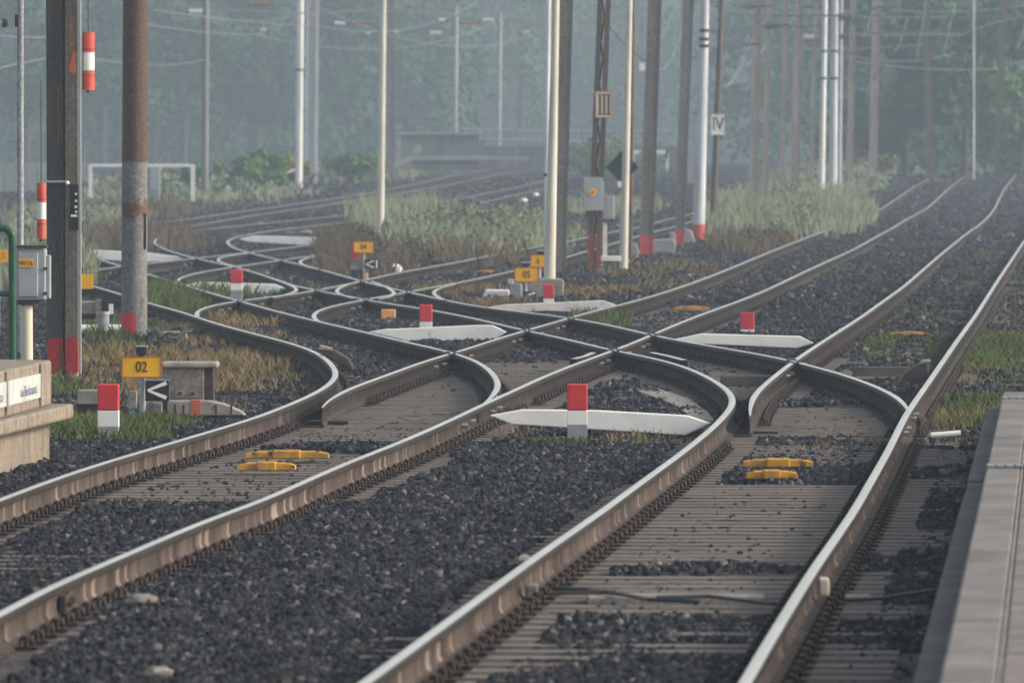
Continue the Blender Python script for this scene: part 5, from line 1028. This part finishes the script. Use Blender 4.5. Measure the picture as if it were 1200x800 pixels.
t = thing('ramp_parapet', 'low pale parapet sloping up to the right in front of the grey panelled wall', 'wall', A(500, 195, 490)); MB().prism([(A(x, y, 490)[0], A(x, y, 490)[2]) for x, y in ((440,200),(462,190),(480,183),(560,182),(620,184),(620,188),(560,187),(482,188),(466,196),(460,202))], 490, 490.3).build('parapet', m_walll, t)
MB().pbox(484, 188, 560, 200, 490.3, .2).build('grey_infill', m_wall, t); MB().pbox(484, 170, 494, 180, 500, .1).build('pale_board', m_walll, t)
t = thing('panelled_gate', 'white framed panel behind the thick brown mast', 'gate', A(760, 182, 480)); 
for q in ((741,176,784,180.5),(780,176,784,200),(741,180.5,744,200)): MB().pbox(*q, 480, .08).build('frame_bar', m_white, t)
MB().pbox(744, 181, 779, 199, 480.1, .05).build('infill_panel', m_walll, t)
t = thing('goal_frame', 'white pipe gate frame standing in the grass at the left', 'gate', A(166, 232, 345)); Dq = 345
MB().pbox(104, 192.5, 108, 236, Dq, .08).build('post', m_white, t); MB().pbox(223.5, 192.5, 228.5, 236, Dq, .08).build('post', m_white, t); MB().pbox(108.2, 192, 223.3, 195.5, Dq, .08).build('crossbar', m_white, t)
t = thing('pale_cabinet', 'small pale grey cabinet inside the white gate frame', 'cabinet', A(181, 230, 352)); MB().pbox(174, 197, 187.5, 230, 352, .4).build('case', m_walll, t, bevel=.02); MB().pbox(176, 200, 186, 222, 351.97, .03).build('door', m_galv, t)
t = thing('handrail', 'pale sloping handrail rising behind the bright green bush', 'railing', A(330, 215, 420)); MB().tube([A(250, 232, 418), A(262, 226, 418), A(282, 220, 420), A(313, 211, 421), A(345, 199, 422)], .06, 8).build('rail', m_walll, t, smooth=True)
for xx, yy in ((256, 230), (282, 221), (313, 212), (330, 206)): MB().pbox(xx-.7, yy, xx+.7, yy+22, 420, .06).build('rail_post', m_galv, t)
t = thing('fence', 'dim fence panels low behind the tall grass at the far left', 'fence', A(60, 235, 400))
for j, xx in enumerate(range(-60, 100, 13)): MB().pbox(xx, 190+(j % 2), xx+12, 228, 400, .05).build('panel', m_walll, t)
t = thing('white_peg', 'pale peg on the ballast below the far curving tracks', 'peg', P(494, 240)); MB().pbox(490, 231, 497, 237, dist(240), .2).build('head', m_cream, t, bevel=.02); MB().pbox(492, 237, 495, 241, dist(240)+.05, .1).build('stem', m_galv, t)
for x, y, lab in ((614, 236, 'white lump of equipment right of the faint yellow casting'), (628, 230, 'round white cap near the tall cream pole, far back'), (727, 240, 'tiny white fitting right of the tall poles')): rock([(x-4, y-4), (x+4, y+2)], y+3, m_white, lab, 'white_fitting', 'fitting')

# ------------------------------------------------------------------ trees
rs = np.random.RandomState(3); lobes = []
for Dt, x0, x1, hmax in ((690, -64, -8, 9), (720, -68, -3, 12), (930, -95, 60, 23), (890, -92, 40, 17), (850, -90, -6, 14), (800, -85, -4, 9), (560, 20, 62, 15), (530, 16, 56, 12), (500, 17, 50, 9.5), (480, 22, 50, 6), (470, 19, 44, 3.6), (640, 14, 30, 16)):
    X = x0
    while X < x1:
        h = hmax*(.75+.4*rs.rand()); zc = 1.0
        while zc < h:
            rr = (1.3+1.5*rs.rand())*(1.35 if Dt > 700 else 1); lobes.append((X+rs.randn()*1.1, Dt+rs.randn()*3, zc, rr, rr, rr*(.7+.3*rs.rand()))); zc += 1.1+1.3*rs.rand()
        X += 1.5+1.6*rs.rand()
V, n = leaves(lobes, 200000, .24, 5)
o = quads('woodland', V, n, m_leaf); tag(o, 'dark green woodland fading into blue haze across the whole background', 'woodland', kind='stuff')
mb = MB(); hx = np.linspace(-500, 500, 60)
for j, (yy, zz) in enumerate(((950, 0), (962, 20), (1000, 28), (1200, 30))):
    for x in hx: mb.v.append((x, yy+6*math.sin(x*.05), zz+(1.5*math.sin(x*.21)+1.2*math.sin(x*.37+1) if j else 0)))
for j in range(3):
    for i in range(59): a = j*60+i; mb.f.append((a, a+1, a+61, a+60)); mb.m.append(0)
o = mb.build('hill', m_leaf, None, smooth=True); o['kind'] = 'structure'
def tree(x, y, D, h, wd, label, mat_, seed, n=2600, sz=.13, name='tree', cat='tree', trunk=True, leafy_foot=True):
    X = (x-600)*D/F; z0 = g(D); t = thing(name, label, cat, (X, D, z0)); rr = np.random.RandomState(seed); lb = []
    for i in range(16 if trunk else 9):
        a = rr.rand()*6.28; q = wd*(.2+.55*rr.rand()); zc = h*((.25+.65*rr.rand()) if trunk else (.1+.55*rr.rand())); s_ = wd*(.22+.25*rr.rand()); lb.append((q*math.cos(a), q*math.sin(a), zc, s_, s_, s_*.8))
    V, m_ = leaves(lb, n, sz, seed); quads('crown', V, m_, mat_, t)
    if trunk:
        mb = MB(); tw = .16*h/7; mb.cyl((X, D, z0-.2), (X+.1, D, z0+h*.45), tw, tw*.6, 10); mb.cyl((X+.1, D, z0+h*.45), (X-.1, D, z0+h*.8), tw*.6, tw*.2, 8); mb.build('trunk', m_bark, t, smooth=True)
        for j in range(5):
            l = lb[j]; MB().cyl((X+.06, D, z0+h*(.2+.06*j)), (X+l[0], D+l[1], z0+l[2]), tw*.4, tw*.12, 6).build('limb', m_bark, t, smooth=True)
    else:
        mb = MB()
        for j in range(5): l = lb[j]; mb.cyl((X, D, z0-.1), (X+l[0], D+l[1], z0+l[2]), .03, .012, 5)
        mb.build('stems', m_bark, t)
    return t
tree(296, 230, 408, 2.3, 1.5, 'rounded bright green bush at the left beyond the tracks', m_leafb, 11, 2200, .10, 'bush', 'bush', False)
tree(235, 230, 400, 1.7, 1.0, 'low yellow-green bush between the slim grey pole and the bright bush', m_leafb, 12, 1200, .09, 'bush', 'bush', False); tree(335, 230, 425, 1.6, 1.2, 'yellowish shrub beneath the sloping handrail', m_leafo, 13, 900, .08, 'bush', 'bush', False)
tree(415, 225, 440, 1.4, 1.6, 'pale green shrub left of the lilac-grey mast', m_leafb, 14, 1100, .09, 'bush', 'bush', False); tree(180, 60, 681, 13.4, 1.6, 'slender tree with yellow leaves right behind the rusty brown pole', m_leafo, 15, 1000, .11)
tree(30, 200, 623, 12.9, 4.6, 'leafy dark tree behind the thin pole at far left', m_leaf, 16, 5200, .16); tree(120, 200, 652, 13.7, 4.9, 'broad tree between the thick column and the rusty brown pole', m_leaf, 17, 5200, .16); tree(215, 200, 659, 11.6, 4.1, 'tree directly behind the slim hazy grey pole', m_leaf, 18, 4200, .16)
tree(300, 200, 681, 14.5, 4.3, 'tree left of the pale pinkish pole and lattice mast', m_leaf, 19, 4600, .16); tree(410, 200, 696, 13.7, 4.8, 'tree behind and left of the slender cream pole', m_leaf, 20, 4800, .16); tree(500, 200, 754, 12.9, 4.3, 'tree above the left end of the grey panelled wall', m_leaf, 21, 4000, .17)
tree(610, 60, 790, 14.9, 3.8, 'greener tree whose top hangs over the grey building', m_leafb, 22, 1500, .17)
tree(1060, 200, 465, 8.8, 3.2, 'tree right of the isolated grey-brown mast', m_leaf, 23, 4600, .17); tree(1130, 200, 468, 8.2, 3.0, 'tree behind the thin pale short pole', m_leaf, 24, 4600, .17); tree(1195, 200, 462, 5.6, 2.6, 'lower brighter tree at the right edge', m_leafb, 25, 1800, .16)
tree(915, 200, 667, 12.8, 4.6, 'tree behind the pinkish brown mast', m_leaf, 26, 4600, .17); tree(1000, 200, 472, 3.4, 2.2, 'low yellowish bush at the foot of the right-hand mast cluster', m_leafo, 27, 1000, .12, 'bush', 'bush', False)
tree(700, 200, 480, 1.6, 3.0, 'low scrub between the far tracks and the grey wall', m_leafb, 28, 900, .1, 'bush', 'bush', False)

# ------------------------------------------------------------------ haze: one closed body of air round everything
hz = MB().box(-1300, 1300, -30, 1420, -1.2, 28).build('haze', [], None); hz['kind'] = 'stuff'; tag(hz, 'thin pale blue morning haze filling the yard', 'haze')
m = bpy.data.materials.new('morning_haze'); m.use_nodes = True; N = m.node_tree.nodes; N.remove(N['Principled BSDF']); pv = N.new('ShaderNodeVolumePrincipled')
pv.inputs['Color'].default_value = (*HAZE_COLOR, 1); pv.inputs['Density'].default_value = HAZE_DENSITY; pv.inputs['Anisotropy'].default_value = .1
m.node_tree.links.new(pv.outputs[0], N['Material Output'].inputs['Volume']); hz.data.materials.append(m)
